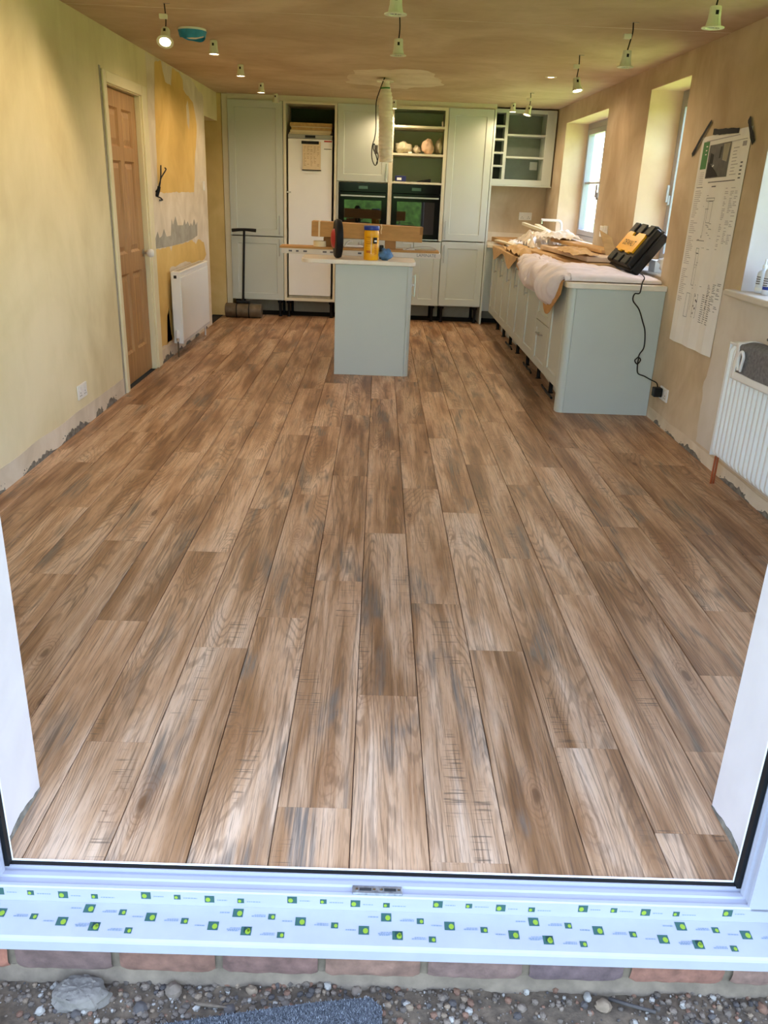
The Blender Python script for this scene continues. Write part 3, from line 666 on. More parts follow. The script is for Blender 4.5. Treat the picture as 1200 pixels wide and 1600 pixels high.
f = thing('fridge_freezer', 'white built-in fridge freezer with note clipped on its door', 'fridge', (-0.77, YF + 0.3, ZU + 0.03))
MB().box(-1.010, -0.540, YF + 0.062, YB - 0.06, ZU + 0.031, 1.936).build('body', M_WHITE, f, bevel=0.004)
MB().box(-1.014, -0.536, YF + 0.022, YF + 0.06, 0.775, 1.893).build('upper_door', M_WHITE, f, bevel=0.006)
MB().box(-1.014, -0.536, YF + 0.022, YF + 0.06, 0.250, 0.768).build('lower_door', M_WHITE, f, bevel=0.006)
cpn = MB().box(-1.014, -0.536, YF + 0.024, YF + 0.06, 1.896, 1.936).build('control_strip', mat('fridge_grey', (164, 162, 152), 0.4, 0.02, 5), f, bevel=0.003)
MB().box(-0.83, -0.72, YF + 0.022, YF + 0.024, 1.903, 1.928).build('display', M_BLACK, cpn)
MB().box(-1.012, -0.538, YF + 0.03, YF + 0.06, 0.222, 0.246).build('base_grille', M_GREYP, f)
MB().box(-1.03, -0.985, YF + 0.018, YF + 0.022, 1.345, 1.360).build('hinge_clip', M_NICKEL, f)
m = MB(); m.box(-0.625, -0.54, YF + 0.0205, YF + 0.0215, 1.868, 1.882)
m.build('red_sticker', M_RED, f); MB().box(-0.625, -0.555, YF + 0.0205, YF + 0.0215, 1.800, 1.850).build('rating_label', M_PAPER, f)
MB().box(-0.625, -0.545, YF + 0.020, YF + 0.0212, 1.795, 1.802).build('label_line', M_INK, f)
# note held by black clip, on the fridge door
n = thing('clipped_note', 'cream paper note under black clip on the fridge door', 'note', (-0.76, YF, 1.58))
MB().box(-0.857, -0.660, YF + 0.012, YF + 0.0145, 1.585, 1.868).build('sheet', M_NOTE, n)
MB().box(-0.868, -0.680, YF + 0.006, YF + 0.021, 1.842, 1.872).build('clip', M_BLACK, n, bevel=0.003)
MB().box(-0.862, -0.654, YF + 0.009, YF + 0.016, 1.578, 1.588).build('bottom_bar', M_DARK, n)
m = MB()
for r in range(14):
    z = 1.815 - r * 0.0145
    for s in range(5):
        x0 = -0.842 + s * 0.036
        if random.random() < 0.7: m.box(x0, x0 + random.uniform(0.008, 0.028), YF + 0.0112, YF + 0.012, z, z + 0.004)
m.build('handwriting', mat('brown_ink', (172, 138, 96), 0.9), n)['kind'] = 'stuff'
# boards lying on the fridge
zz = 1.937
for k, (x0, x1, t, mm, lab) in enumerate([(-1.005, -0.562, 0.016, M_BOARD_P, 'lowest pale board lying on top of the fridge'), (-0.992, -0.552, 0.026, M_BOARD_P, 'cream board second from the bottom on the fridge'), (-0.980, -0.548, 0.026, M_BOARD, 'brown chipboard shelf under the top board on the fridge'), (-0.99, -0.545, 0.008, M_BOARD_P, 'thin pale strip board between brown shelves on the fridge'), (-0.996, -0.545, 0.036, M_BOARD, 'topmost thick brown board in the stack on the fridge')]):
    tag(MB().box(x0, x1, YF + 0.05 + 0.004 * k, YF + 0.5, zz + 0.0005, zz + t).build('shelf_board', mm, bevel=0.001), lab, 'board', 'boards stacked on the fridge'); zz += t + 0.001
# two oven housings
def oven(x0, x1, lab):
    o = thing('built_in_oven', lab, 'oven', ((x0 + x1) / 2, YF + 0.3, 0.905), 'built-in ovens')
    MB().box(x0 + 0.012, x1 - 0.012, YF + 0.03, YF + 0.55, 0.912, 1.472).build('body', M_BLACK, o)
    cpz = MB().box(x0, x1, YF - 0.012, YF + 0.03, 1.385, 1.478).build('control_panel', M_GLASSBLK, o, bevel=0.002)
    MB().box((x0 + x1) / 2 - 0.05, (x0 + x1) / 2 + 0.05, YF - 0.0135, YF - 0.012, 1.415, 1.445).build('display', mat('oven_display', (40, 60, 52), 0.1), cpz)
    d = MB().box(x0, x1, YF - 0.012, YF + 0.03, 0.905, 1.380).build('door', M_GLASSBLK, o, bevel=0.002)
    MB().box(x0 + 0.06, x1 - 0.06, YF - 0.0132, YF - 0.012, 0.965, 1.30).build('window', mat('oven_window_glass', (12, 13, 12), 0.02, 0.0, 2, spec=1.0), d)
    h = MB().box(x0 + 0.02, x1 - 0.02, YF - 0.058, YF - 0.040, 1.334, 1.352)
    for a in (x0 + 0.05, x1 - 0.065): h.box(a, a + 0.015, YF - 0.045, YF - 0.012, 1.337, 1.349)
    h.build('handle', M_NICKEL, d, bevel=0.003)
    MB().box(x0, x1, YF - 0.014, YF - 0.012, 0.905, 0.915).build('steel_trim', M_NICKEL, d)
    return o
u = thing('oven_housing', 'sage green oven housing with closed upper door left of open shelves', 'cabinet', (-0.2, YF + 0.3, 0), 'tall kitchen units')
carcass(-0.484, 0.094, ZU, ZT, M_SAGE_IN, u)
MB().box(-0.484, 0.094, YF + 0.03, YF + 0.5, 1.479, 1.490).build('shelf', M_EDGE, u); MB().box(-0.466, 0.076, YF + 0.03, YF + 0.5, 0.888, 0.904).build('shelf', M_EDGE, u)
ldoor(TBK, -0.482, 0.078, 1.487, ZT, u, 0.052, (1.50, 1.68))
ldoor(TBK, -0.482, -0.20, ZU, 0.890, u, -0.225, (0.66, 0.86)); ldoor(TBK, -0.198, 0.092, ZU, 0.890, u, -0.172, (0.66, 0.86))
MB().box(0.0785, 0.0965, YF, YF + 0.04, 0.9, ZT).build('edge_strip', M_EDGE, u); MB().box(-0.4835, -0.460, YF, YF + 0.03, 0.903, 1.482).build('edge_strip', M_SAGE, u)
feet((-0.44, 0.05), (YF + 0.09, YB - 0.12), u)
oven(-0.455, 0.074, 'black glass built-in oven below the closed cupboard door')
u = thing('open_shelf_housing', 'sage green housing with open cream edged shelves above right oven', 'cabinet', (0.4, YF + 0.3, 0), 'tall kitchen units')
carcass(0.100, 0.700, ZU, ZT, M_SAGE_IN, u)
MB().box(0.097, 0.122, YF, YF + 0.021, 0.9, ZT).build('edge_strip', M_EDGE, u); MB().box(0.664, 0.700, YF, YF + 0.021, 0.9, ZT).build('edge_strip', M_EDGE, u)
for z in (1.483, 1.768, 2.042): MB().box(0.118, 0.682, YF + 0.002, YB - 0.022, z, z + 0.022).build('shelf', M_EDGE, u, bevel=0.001)
MB().box(0.122, 0.664, YF, YF + 0.022, ZT - 0.03, ZT).build('edge_strip', M_EDGE, u)
ldoor(TBK, 0.102, 0.39, ZU, 0.890, u, 0.365, (0.66, 0.86)); ldoor(TBK, 0.392, 0.698, ZU, 0.890, u)
feet((0.15, 0.64), (YF + 0.09, YB - 0.12), u)
oven(0.126, 0.660, 'black glass built-in oven below the open shelves reflecting the lawn')
# things on those shelves
def lump(name, c, r, m, lab, cat, grp=None, seed=0, amp=0.28, smooth=True):
    mb = MB()
    def fn(a, b):
        th = a * 2 * math.pi; ph = (b - 0.5) * math.pi
        d = Vector((math.cos(ph) * math.cos(th), math.cos(ph) * math.sin(th), math.sin(ph)))
        k = 1 + amp * ns(d.x * 1.6 + seed, d.y * 1.6, d.z * 1.6) + amp * 0.6 * ns(d.x * 4, d.y * 4 + seed, d.z * 4)
        return (c[0] + r[0] * d.x * k, c[1] + r[1] * d.y * k, max(c[2] - r[2], c[2] + r[2] * d.z * k))
    mb.grid(fn, 24, 14); o = mb.build(name, m, smooth=smooth)
    return tag(o, lab, cat, grp)
lump('plastic_bag', (0.235, YF + 0.22, 1.852), (0.095, 0.09, 0.060), M_CLEAR, 'cloudy plastic bag at the left of the middle open shelf', 'bag', 'bags on the open shelf', 1, 0.35)
lump('plastic_bag', (0.385, YF + 0.26, 1.835), (0.045, 0.06, 0.044), M_CLEAR, 'low cloudy plastic bag in the middle of the open shelf', 'bag', 'bags on the open shelf', 4, 0.35)
lump('plastic_bag', (0.50, YF + 0.16, 1.866), (0.062, 0.07, 0.075), mat('pinkish_plastic', (226, 190, 160), 0.5, 0.1, 12), 'pinkish crumpled bag at the centre right of the open shelf', 'bag', 'bags on the open shelf', 7, 0.32)
lump('plastic_bag', (0.625, YF + 0.24, 1.872), (0.038, 0.06, 0.080), M_CLEAR, 'narrow dim plastic bag against the right side of the shelf', 'bag', 'bags on the open shelf', 11, 0.3)
tag(MB().box(0.285, 0.325, YF + 0.02, YF + 0.05, 1.7905, 1.806).build('white_fitting', M_WHITE, bevel=0.003), 'small white fitting on the middle open shelf edge', 'fitting')
b = thing('blue_packet', 'dark blue packet with white print on the lowest open shelf', 'packet', (0.21, YF + 0.1, 1.5055))
MB().box(0.155, 0.275, YF + 0.06, YF + 0.16, 1.5055, 1.565).build('pack', mat('navy_pack', (30, 38, 96), 0.5), b, bevel=0.006)
MB().box(0.175, 0.225, YF + 0.0585, YF + 0.0598, 1.520, 1.545).build('printed_patch', M_PAPER, b)
tag(MB().prism([(0.34, 1.5055), (0.55, 1.5055), (0.55, 1.540), (0.53, 1.540)], lambda x, z: (x, YF + 0.08, z), lambda x, z: (x, YF + 0.30, z)).build('dark_tray', M_BLACK, bevel=0.003), 'black wedge shaped tray on the lowest open shelf', 'tray')
tag(MB().box(0.635, 0.650, YF + 0.02, YF + 0.10, 2.0645, 2.115).build('cream_bracket', M_EDGE, bevel=0.002), 'small cream bracket standing on the top open shelf', 'bracket')
tag(MB().box(0.145, 0.60, YF + 0.12, YF + 0.40, 2.0645, 2.074).build('black_sheet', M_BLACK, bevel=0.001), 'thin black sheet lying on the top open shelf', 'sheet')
# larder at the right and its end panel
u = thing('larder_unit', 'tall sage green larder with two framed doors right of the ovens', 'cabinet', (0.95, YF + 0.3, 0), 'tall kitchen units')
carcass(0.704, 1.186, ZU, ZT, M_SAGE, u)
ldoor(TBK, 0.704, 1.186, 0.908, ZT, u, 0.735, (0.925, 1.12)); ldoor(TBK, 0.704, 1.186, ZU + 0.01, 0.900, u, 0.735, (0.67, 0.865))
feet((0.75, 1.14), (YF + 0.09, YB - 0.12), u)
MB().box(1.190, 1.212, YF, YB - 0.012, 0.0, ZT).build('end_panel', M_SAGE, u, bevel=0.001)
cor = struct('trim_1', MB().box(-1.657, 1.212, YF + 0.025, YF + 0.05, ZT + 0.001, ZC), M_EDGE, 'cream filler strip between tall units and ceiling', 'trim')
# wall cabinet with bottle rack and open shelves
u = thing('wall_cabinet', 'sage green wall cabinet with bottle rack and three open shelves', 'cabinet', (1.58, 10.08, 1.51))
YW = 9.93; YWB = YB - 0.008
MB().box(1.232, 1.248, YW, YWB, 1.515, 2.288).build('side_panel', M_SAGE, u); MB().box(1.352, 1.386, YW, YWB, 1.575, 2.248).build('divider', M_SAGE, u, bevel=0.002)
MB().box(1.806, 1.914, YW, YWB, 1.515, 2.288).build('filler_panel', M_SAGE, u, bevel=0.002)
MB().box(1.248, 1.806, YW, YWB, 1.515, 1.575).build('bottom_rail', M_SAGE, u, bevel=0.003); MB().box(1.248, 1.806, YW, YWB, 2.248, 2.288).build('top_rail', M_SAGE, u, bevel=0.003)
MB().box(1.386, 1.806, YWB - 0.012, YWB, 1.575, 2.248).build('back_panel', mat('sage_back', (140, 148, 136), 0.5), u); MB().box(1.248, 1.352, YWB - 0.10, YWB - 0.09, 1.575, 2.248).build('rack_back', mat('rack_dark', (60, 70, 60), 0.7), u)
for z in (1.795, 2.020): MB().box(1.386, 1.806, YW + 0.004, YWB - 0.012, z, z + 0.020).build('shelf', M_SAGE, u, bevel=0.001)
for z in (1.700, 1.835, 1.970, 2.105): MB().box(1.248, 1.352, YW + 0.002, YWB - 0.1, z, z + 0.020).build('rack_divider', M_SAGE, u, bevel=0.001)
MB().box(1.215, 1.925, YW - 0.006, YW + 0.02, 1.503, 1.5145).build('pelmet', M_SAGE, u)
def socket(x, y, z, w, h, face, lab, double=True, grp=None, rock=True):
    """face: outward normal axis, '+x' on left wall, '-x' on right wall, '-y' on back wall"""
    s = thing('socket_plate', lab, 'socket', (x, y, z - h / 2), grp)
    if face[1] == 'x':
        sg = 1 if face[0] == '+' else -1
        T = lambda a, d, v: (x + sg * d, y + a, z + v)
    else: T = lambda a, d, v: (x + a, y - d, z + v)
    MB(T).box(-w / 2, w / 2, 0.0, 0.010, -h / 2, h / 2).build('plate', M_SOCK, s, bevel=0.003)
    for q in ((-w / 4, w / 4) if double else (0,)):
        if rock: MB(T).box(q - 0.009, q + 0.009, 0.010, 0.014, 0.006, h / 2 - 0.012).build('switch', M_SOCK, s, bevel=0.001)
        for dx, dz in ((-0.011, -0.022), (0.011, -0.022), (0, -0.006)):
            if double and rock: MB(T).box(q + dx - 0.003, q + dx + 0.003, 0.0098, 0.0106, dz - 0.0035, dz + 0.0035).build('pin_hole', M_DARK, s)
    return s
socket(1.75, YWB - 0.012, 1.730, 0.086, 0.086, '-y', 'white square switch plate inside the wall cabinet', False)
socket(1.715, YB, 1.184, 0.150, 0.086, '-y', 'white double socket on plaster above the worktop corner')
socket(XL, 4.866, 0.222, 0.150, 0.086, '+x', 'white double socket low on the cream wall')
socket(XR, 7.475, 1.150, 0.10, 0.09, '-x', 'white switch plate nearer the window by the tap', False, 'switch plates between the windows')
socket(XR, 7.345, 1.150, 0.12, 0.10, '-x', 'white switch plate nearer the tool case between windows', False, 'switch plates between the windows')
socket(XL, 8.765, 1.385, 0.07, 0.086, '+x', 'small white switch plate beside the doorway recess', False)

# ---- base run along the right wall (peninsula)
XP = 1.286; YE = 5.615; ZB, ZK = 0.15, 0.852
TPN = lambda a, d, v: (XP + d, a, v)
fronts = [(5.70, 6.17, 'panel'), (6.17, 6.69, 'drawers'), (6.69, 7.24, 'door'), (7.24, 7.80, 'door'), (7.80, 8.28, 'door'), (8.28, 8.76, 'door'), (8.76, 9.24, 'door'), (9.24, 9.60, 'panel')]
names = ['sage green corner base unit next to the end panel', 'sage green drawer unit with nickel handle under the dust sheet', 'third sage green base unit from the end panel', 'fourth sage green base unit from the end panel', 'fifth sage green base unit from the end panel', 'sixth sage green base unit from the end panel', 'base unit under brown paper at the far end', 'last narrow base unit in the far corner']
for (a, b, kind), lab in zip(fronts, names):
    u = thing('base_unit', lab, 'cabinet', (XP + 0.3, (a + b) / 2, 0), 'base units along the right wall')
    c = MB().box(XP + 0.022, XR - 0.012, a + 0.001, a + 0.018, ZB, ZK).box(XP + 0.022, XR - 0.012, b - 0.018, b - 0.001, ZB, ZK).box(XP + 0.022, XR - 0.012, a + 0.018, b - 0.018, ZB, ZB + 0.018).box(XR - 0.022, XR - 0.012, a + 0.018, b - 0.018, ZB + 0.018, ZK).box(XP + 0.022, XR - 0.022, a + 0.018, b - 0.018, ZK - 0.02, ZK)
    c.build('carcass', M_SAGE_IN, u)
    if kind == 'door': ldoor(TPN, a, b, ZB, ZK - 0.004, u, b - 0.04, (0.62, 0.80))
    elif kind == 'panel': ldoor(TPN, a, b, ZB, ZK - 0.004, u)
    else:
        for (z0, z1) in ((ZB, 0.50), (0.503, ZK - 0.004)):
            d = ldoor(TPN, a, b, z0, z1, u, name='drawer', rail=0.06)
            zc_ = z1 - 0.085
            bar_handle(TPN, zc_, (a + b) / 2 - 0.08, (a + b) / 2 + 0.08, d, horiz=True)
    for y in (a + 0.06,):
        for x in (XP + 0.08, XR - 0.1):
            MB().lathe([(0.026, 0.0), (0.026, 0.012), (0.016, 0.02), (0.016, ZB - 0.02), (0.03, ZB - 0.002), (0.03, ZB + 0.01), (0, ZB + 0.01)], (x, y, -0.011), (0, 0, 1), 12).build('foot', M_BLACK, u, smooth='angle')
u = thing('end_panel', 'pale sage end panel with rounded corner post facing the viewer', 'panel', (1.6, YE, 0))
MB().box(1.334, XR - 0.003, YE, YE + 0.022, 0.0, ZK).build('panel', M_SAGE, u, bevel=0.001)
P = [(1.332, YE), (1.332, YE + 0.08), (XP, YE + 0.08)] + [(XP + 0.046 - 0.046 * math.cos(t), YE + 0.046 - 0.046 * math.sin(t)) for t in [k / 10 * math.pi / 2 for k in range(11)]]
MB().prism(P, lambda x, y: (x, y, 0.0), lambda x, y: (x, y, ZK)).build('corner_post', M_SAGE, u, smooth='angle')
MB().box(1.214, XP + 0.02, YF + 0.03, YF + 0.05, ZB, ZK).build('corner_filler', M_SAGE, bpy.data.objects['base_unit.007'])
# worktop with rounded front corner
r = 0.05; x0, y0 = XP - 0.022, YE - 0.022
P = [(XR - 0.002, y0)] + [(XR - 0.002, YB - 0.003), (1.216, YB - 0.003), (1.216, YF + 0.0), (x0, YF - 0.03)] + [(x0 + r - r * math.cos(t), y0 + r - r * math.sin(t)) for t in [k / 8 * math.pi / 2 for k in range(9)]]
tag(MB().prism(P, lambda x, y: (x, y, ZK + 0.001), lambda x, y: (x, y, 0.888)).build('worktop', M_TOP, bevel=0.004), 'cream worktop with rounded corner on the base units', 'worktop')
# loose plinth boards in the dark gap under the run
for k, (ya, yb, x, z, rt) in enumerate([(6.1, 8.1, 1.40, 0.002, 0.05), (8.3, 9.2, 1.42, 0.002, -0.04)]):
    mb = MB(lambda a, b, c, x=x, ya=ya, rt=rt: (x + a + (b - ya) * rt, b, c)); mb.box(0, 0.016, ya, yb, 0.001, 0.075)
    tag(mb.build('plinth_board', M_SAGE, bevel=0.001), ['long sage plinth board lying under the nearer base units', 'sage plinth board lying under the far base units'][k], 'board', 'loose plinth boards')
for k, (y, s) in enumerate([(6.0, 1.0), (6.9, 1.3), (8.0, 0.9)]):
    pts = [(1.33 + 0.03 * ns(q, k), y + 0.05 * q + 0.03 * ns(q * 0.9, 3, k), 0.012 + 0.02 * abs(ns(q * 0.7, 7, k))) for q in range(9)]
    tag(MB().sweep(smoothpath(pts, 4), 0.009, 6).build('black_cable', M_BLACK, smooth=True), ['black cable in the gap below the drawer unit', 'black cable under the third base unit', 'black cable under the fifth base unit'][k], 'cable', 'cables under the base units')

# ---- island
u = thing('kitchen_island', 'pale sage kitchen island with rounded corner post', 'island', (-0.02, 7.2, 0))
IX0, IX1, IY0, IY1, IZ = -0.332, 0.272, 6.63, 7.86, 0.866
MB().box(IX0, IX1 - 0.040, IY0, IY0 + 0.02, 0.0, IZ).build('end_panel', M_SAGE, u, bevel=0.001)
P = [(IX1 - 0.038, IY0), (IX1 - 0.038, IY0 + 0.07), (IX1, IY0 + 0.07)] + [(IX1 - 0.038 + 0.038 * math.cos(t), IY0 + 0.038 - 0.038 * math.sin(t)) for t in [k / 10 * math.pi / 2 for k in range(11)]]
MB().prism(P, lambda x, y: (x, y, 0.0), lambda x, y: (x, y, IZ)).build('corner_post', M_SAGE, u, smooth='angle')
MB().box(IX0, IX0 + 0.02, IY0 + 0.02, IY1, 0.0, IZ).build('back_panel', M_SAGE, u, bevel=0.001)
MB().box(IX0 + 0.02, IX1 - 0.022, IY0 + 0.02, IY1 - 0.02, 0.14, IZ).build('carcass', M_SAGE_IN, u); MB().box(IX0 + 0.02, IX1, IY1 - 0.02, IY1, 0.0, IZ).build('end_panel', M_SAGE, u, bevel=0.001)
TIS = lambda a, d, v: (IX1 - d, a, v)
ldoor(TIS, 6.705, 7.27, 0.15, IZ - 0.004, u, 6.745, (0.62, 0.80)); ldoor(TIS, 7.27, 7.835, 0.15, IZ - 0.004, u, 7.80, (0.62, 0.80))
MB().lathe([(0, 0), (0.008, 0), (0.008, 0.012), (0.012, 0.016), (0.0, 0.022)], (IX1, 6.725, 0.716), (1, 0, 0), 10).build('child_lock', M_WHITE, u, smooth=True)
TX0, TX1, TY0, TY1 = -0.602, 0.292, 6.608, 7.90
P = []
for (cx_, cy_, a0, r) in ((TX0 + 0.10, TY0 + 0.10, math.pi, 0.10), (TX1 - 0.035, TY0 + 0.035, 1.5 * math.pi, 0.035), (TX1 - 0.035, TY1 - 0.035, 0, 0.035), (TX0 + 0.10, TY1 - 0.10, 0.5 * math.pi, 0.10)):
    for k in range(9): a = a0 + k / 8 * math.pi / 2; P.append((cx_ + r * math.cos(a), cy_ + r * math.sin(a)))
MB().prism(P, lambda x, y: (x, y, IZ + 0.001), lambda x, y: (x, y, 0.9)).build('worktop', M_TOP, u, bevel=0.005)
ZI = 0.9
# long white flat-pack box across the island, brown top
b = thing('flat_pack_box', 'long flat white printed box lying across the island', 'box', (-0.15, 7.15, ZI))
MB().box(-0.80, 0.515, 7.05, 7.27, ZI + 0.0005, 0.940).build('carton', mat('white_carton', (214, 206, 192), 0.7, 0.03, 8), b, bevel=0.002)
m = MB()
text_mesh(m, 'LAMINATE', 0.034, lambda a, v: (0.395 + a, 7.0492, 0.922 + v))
for x in (-0.74, -0.68, -0.62, -0.46, -0.40, -0.17, -0.11, -0.05): m.box(x, x + random.uniform(0.02, 0.05), 7.0488, 7.0496, 0.915, 0.928)
m.build('print', M_INK, b)['kind'] = 'stuff'
b = thing('brown_flat_carton', 'long thin brown carton on the white flat box', 'box', (-0.2, 7.15, 0.941))
MB().box(-0.815, 0.50, 7.06, 7.26, 0.9405, 0.958).build('carton', M_CARD, b, bevel=0.002); MB().box(-0.79, 0.48, 7.0595, 7.0598, 0.948, 0.9496).build('flap_line', M_CARD_D, b)
# wedge boxes carrying the big carton
tag(MB().box(0.05, 0.14, 7.08, 7.22, 0.9585, 1.030).build('small_carton', M_CARD_D, bevel=0.002), 'small brown carton beside the blue cloth under the long box', 'box', 'cartons propping the long box')
tag(MB().box(-0.46, -0.34, 7.14, 7.24, 0.9585, 1.030).build('small_carton', M_CARD_D, bevel=0.002), 'small brown carton behind the black disc under the long box', 'box', 'cartons propping the long box')
b = thing('long_cardboard_box', 'long brown cardboard box propped above the island', 'box', (-0.1, 7.15, 1.031), mat3=Matrix.Rotation(math.radians(1.2), 3, 'Y'))
MB().box(-0.455, 0.455, -0.09, 0.09, 0.0, 0.118).build('carton', M_CARD, b, bevel=0.003)
MB().box(-0.40, -0.385, -0.0915, 0.0915, -0.0012, 0.1195).build('strap', M_NOTE, b); MB().box(0.43, 0.4565, -0.0915, -0.03, 0.06, 0.1192).build('corner_flap', M_CARD_D, b)
MB().sweep([(0.112, -0.092, 0.125), (0.118, -0.094, 0.10), (0.112, -0.094, 0.07), (0.116, -0.094, 0.05)], 0.004, 6).build('tape_tail', M_NOTE, b)
# masking tape roll
m = MB().lathe([(0.036, 0), (0.052, 0), (0.052, 0.045), (0.036, 0.045), (0.036, 0)], (-0.49, 7.13, 0.9585), (0, 0, 1), 28)
tag(m.build('masking_tape', M_BOARD_P, smooth='angle'), 'roll of cream masking tape on the brown carton', 'tape roll')
# black disc with red hub
d = thing('rubber_disc', 'upright black rubber disc with red backing on the island', 'disc', (-0.32, 6.76, ZI))
cxd, czd, R_ = -0.325, ZI + 0.146, 0.145
MB().lathe([(0, 0.028), (0.05, 0.030), (0.115, 0.034), (0.138, 0.028), (R_, 0.012), (R_, -0.010), (0.136, -0.024), (0.10, -0.026), (0, -0.026)], (cxd, 6.76, czd), (1, 0.16, 0), 40).build('pad', M_RUBBER, d, smooth='angle')
MB().lathe([(0.0, -0.052), (0.03, -0.052), (0.06, -0.045), (0.075, -0.027), (0.0, -0.027)], (cxd, 6.76, czd), (1, 0.16, 0), 30).build('backing', M_RED, d, smooth='angle')
MB().sweep(smoothpath([(-0.272, 6.79, 0.985), (-0.25, 6.79, 1.015), (-0.225, 6.79, 1.03), (-0.205, 6.79, 1.028)], 5), [0.007] * 15 + [0.009], 8).build('clip', M_WHITE, d, smooth=True)
# yellow tub of wipes
t = thing('wipes_tub', 'yellow tub with blue lid standing on the island', 'tub', (-0.058, 6.70, ZI))
MB().lathe([(0, 0), (0.054, 0), (0.058, 0.006), (0.058, 0.05), (0.0565, 0.055), (0.058, 0.06), (0.058, 0.12), (0.0565, 0.124), (0.058, 0.128), (0.058, 0.14), (0.0565, 0.144), (0.058, 0.148), (0.058, 0.16), (0.0565, 0.164), (0.058, 0.168), (0.058, 0.205), (0.052, 0.222), (0, 0.222)], (-0.058, 6.70, ZI), (0, 0, 1), 32).build('tub', M_YELLOW, t, smooth='angle')
MB().lathe([(0.0, 0.222), (0.0595, 0.222), (0.061, 0.226), (0.061, 0.248), (0.057, 0.254), (0, 0.254)], (-0.058, 6.70, ZI), (0, 0, 1), 32).build('lid', M_BLUE, t, smooth='angle')
def tub(a, z, e=0.0588): return (-0.058 + e * math.sin(a), 6.70 - e * math.cos(a), ZI + z)
m = MB(); m.mi = 0; m.grid(lambda u_, v_: tub(0.22 + 0.62 * u_, 0.125 + 0.045 * v_), 8, 1)
m.mi = 1; m.grid(lambda u_, v_: tub(0.40 + 0.40 * u_, 0.138 + 0.012 * v_, 0.0592), 6, 1); m.grid(lambda u_, v_: tub(-0.02 + 0.06 * u_, 0.05 + 0.12 * v_), 2, 1)
m.mi = 2
for k in range(6): m.grid(lambda u_, v_: tub(0.45 + 0.35 * u_, 0.045 + k * 0.013 + 0.006 * v_ + 0.004 * u_), 4, 1)
for k in range(5): m.grid(lambda u_, v_: tub(-0.75 + 0.55 * u_, 0.105 + k * 0.016 + 0.003 * v_), 5, 1)
m.grid(lambda u_, v_: tub(-0.7 + 0.6 * u_, 0.055 + 0.018 * v_), 6, 1)
m.build('printed_label', [M_DARK, M_PAPER, mat('orange_print', (206, 112, 20), 0.5)], t)
lump('blue_cloth', (0.058, 6.72, ZI + 0.043), (0.048, 0.05, 0.043), M_BLUECLOTH, 'crumpled blue cloth beside the yellow tub', 'cloth', None, 5, 0.45)
tag(MB().box(0.005, 0.04, 6.80, 6.86, ZI + 0.0005, ZI + 0.105).build('black_bottle', M_BLACK, bevel=0.008), 'small black container behind the yellow tub', 'container')
# white tool and odd bits behind the disc
tag(MB().sweep([(-0.30, 7.10, 0.972), (-0.15, 7.09, 0.974), (-0.13, 7.09, 0.972)], [0.010, 0.010, 0.006], 10).build('white_rod', M_WHITE, smooth='angle'), 'white plastic rod lying on the brown carton', 'rod')
m = MB(); m.box(0.20, 0.30, 7.10, 7.2, 0.9585, 0.966); m.box(0.27, 0.285, 7.12, 7.14, 0.966, 1.008); m.box(0.20, 0.285, 7.12, 7.14, 1.008, 1.018)
tag(m.build('white_bracket', M_WHITE, bevel=0.002), 'white angled bracket standing on the right of the flat carton', 'bracket')
tag(MB().sweep(smoothpath([(0.22, 7.08, 0.966), (0.30, 7.07, 0.985), (0.38, 7.07, 0.992), (0.45, 7.08, 0.985), (0.47, 7.10, 0.966), (0.40, 7.10, 0.963), (0.28, 7.11, 0.964)], 6), 0.003, 6).build('thin_wire', M_NICKEL, smooth=True), 'thin grey wire looped on the right of the flat carton', 'wire')

# ---- extractor duct over the island
d = thing('extractor_duct', 'white ribbed extractor duct hanging from the ceiling', 'duct', (0.02, 7.86, ZC))
def duct(u_, v_):
    z = ZC - 0.02 - v_ * 0.64; a = u_ * 2 * math.pi
    w = 0.030 + 0.030 * min(1, v_ * 5); dp = 0.036 + 0.03 * min(1, v_ * 4)
    if v_ > 0.97: w *= 1.0
    rib = 0.0022 * math.sin(v_ * 2 * math.pi * 22)
    cx_ = 0.012 + 0.024 * v_ + 0.006 * ns(v_ * 3, 2)
    return (cx_ + (w + rib) * math.cos(a), 7.86 + (dp + rib) * math.sin(a), z)
MB().grid(duct, 24, 150).build('sleeve', M_DUCT, d, smooth=True)
MB().lathe([(0.072, 0), (0.072, 0.006), (0.0, 0.006)], (0.012, 7.86, ZC - 0.03), (0, 0, 1), 20).build('collar', M_DUCT, d)
MB().sweep(smoothpath([(-0.03, 7.80, ZC - 0.085), (0.01, 7.785, ZC - 0.082), (0.05, 7.80, ZC - 0.08)], 5), 0.006, 6).build('tie', M_GREEN_PR, d)
cpts = [(0.004, 7.82, ZC), (-0.03, 7.79, ZC - 0.09), (-0.062, 7.79, ZC - 0.20), (-0.058, 7.79, ZC - 0.38), (-0.066, 7.79, ZC - 0.47), (-0.085, 7.78, ZC - 0.54), (-0.086, 7.78, ZC - 0.63), (-0.06, 7.78, ZC - 0.69), (-0.036, 7.78, ZC - 0.67), (-0.05, 7.78, ZC - 0.61), (-0.075, 7.78, ZC - 0.56), (-0.07, 7.78, ZC - 0.52), (-0.05, 7.78, ZC - 0.56), (-0.03, 7.78, ZC - 0.62), (-0.045, 7.78, ZC - 0.68)]
c = MB().sweep(smoothpath(cpts, 6), 0.0045, 6).build('cable', M_BLACK, d, smooth=True)
MB().box(-0.066, -0.036, 7.765, 7.79, ZC - 0.60, ZC - 0.53).build('connector', M_GREY, c, bevel=0.003)

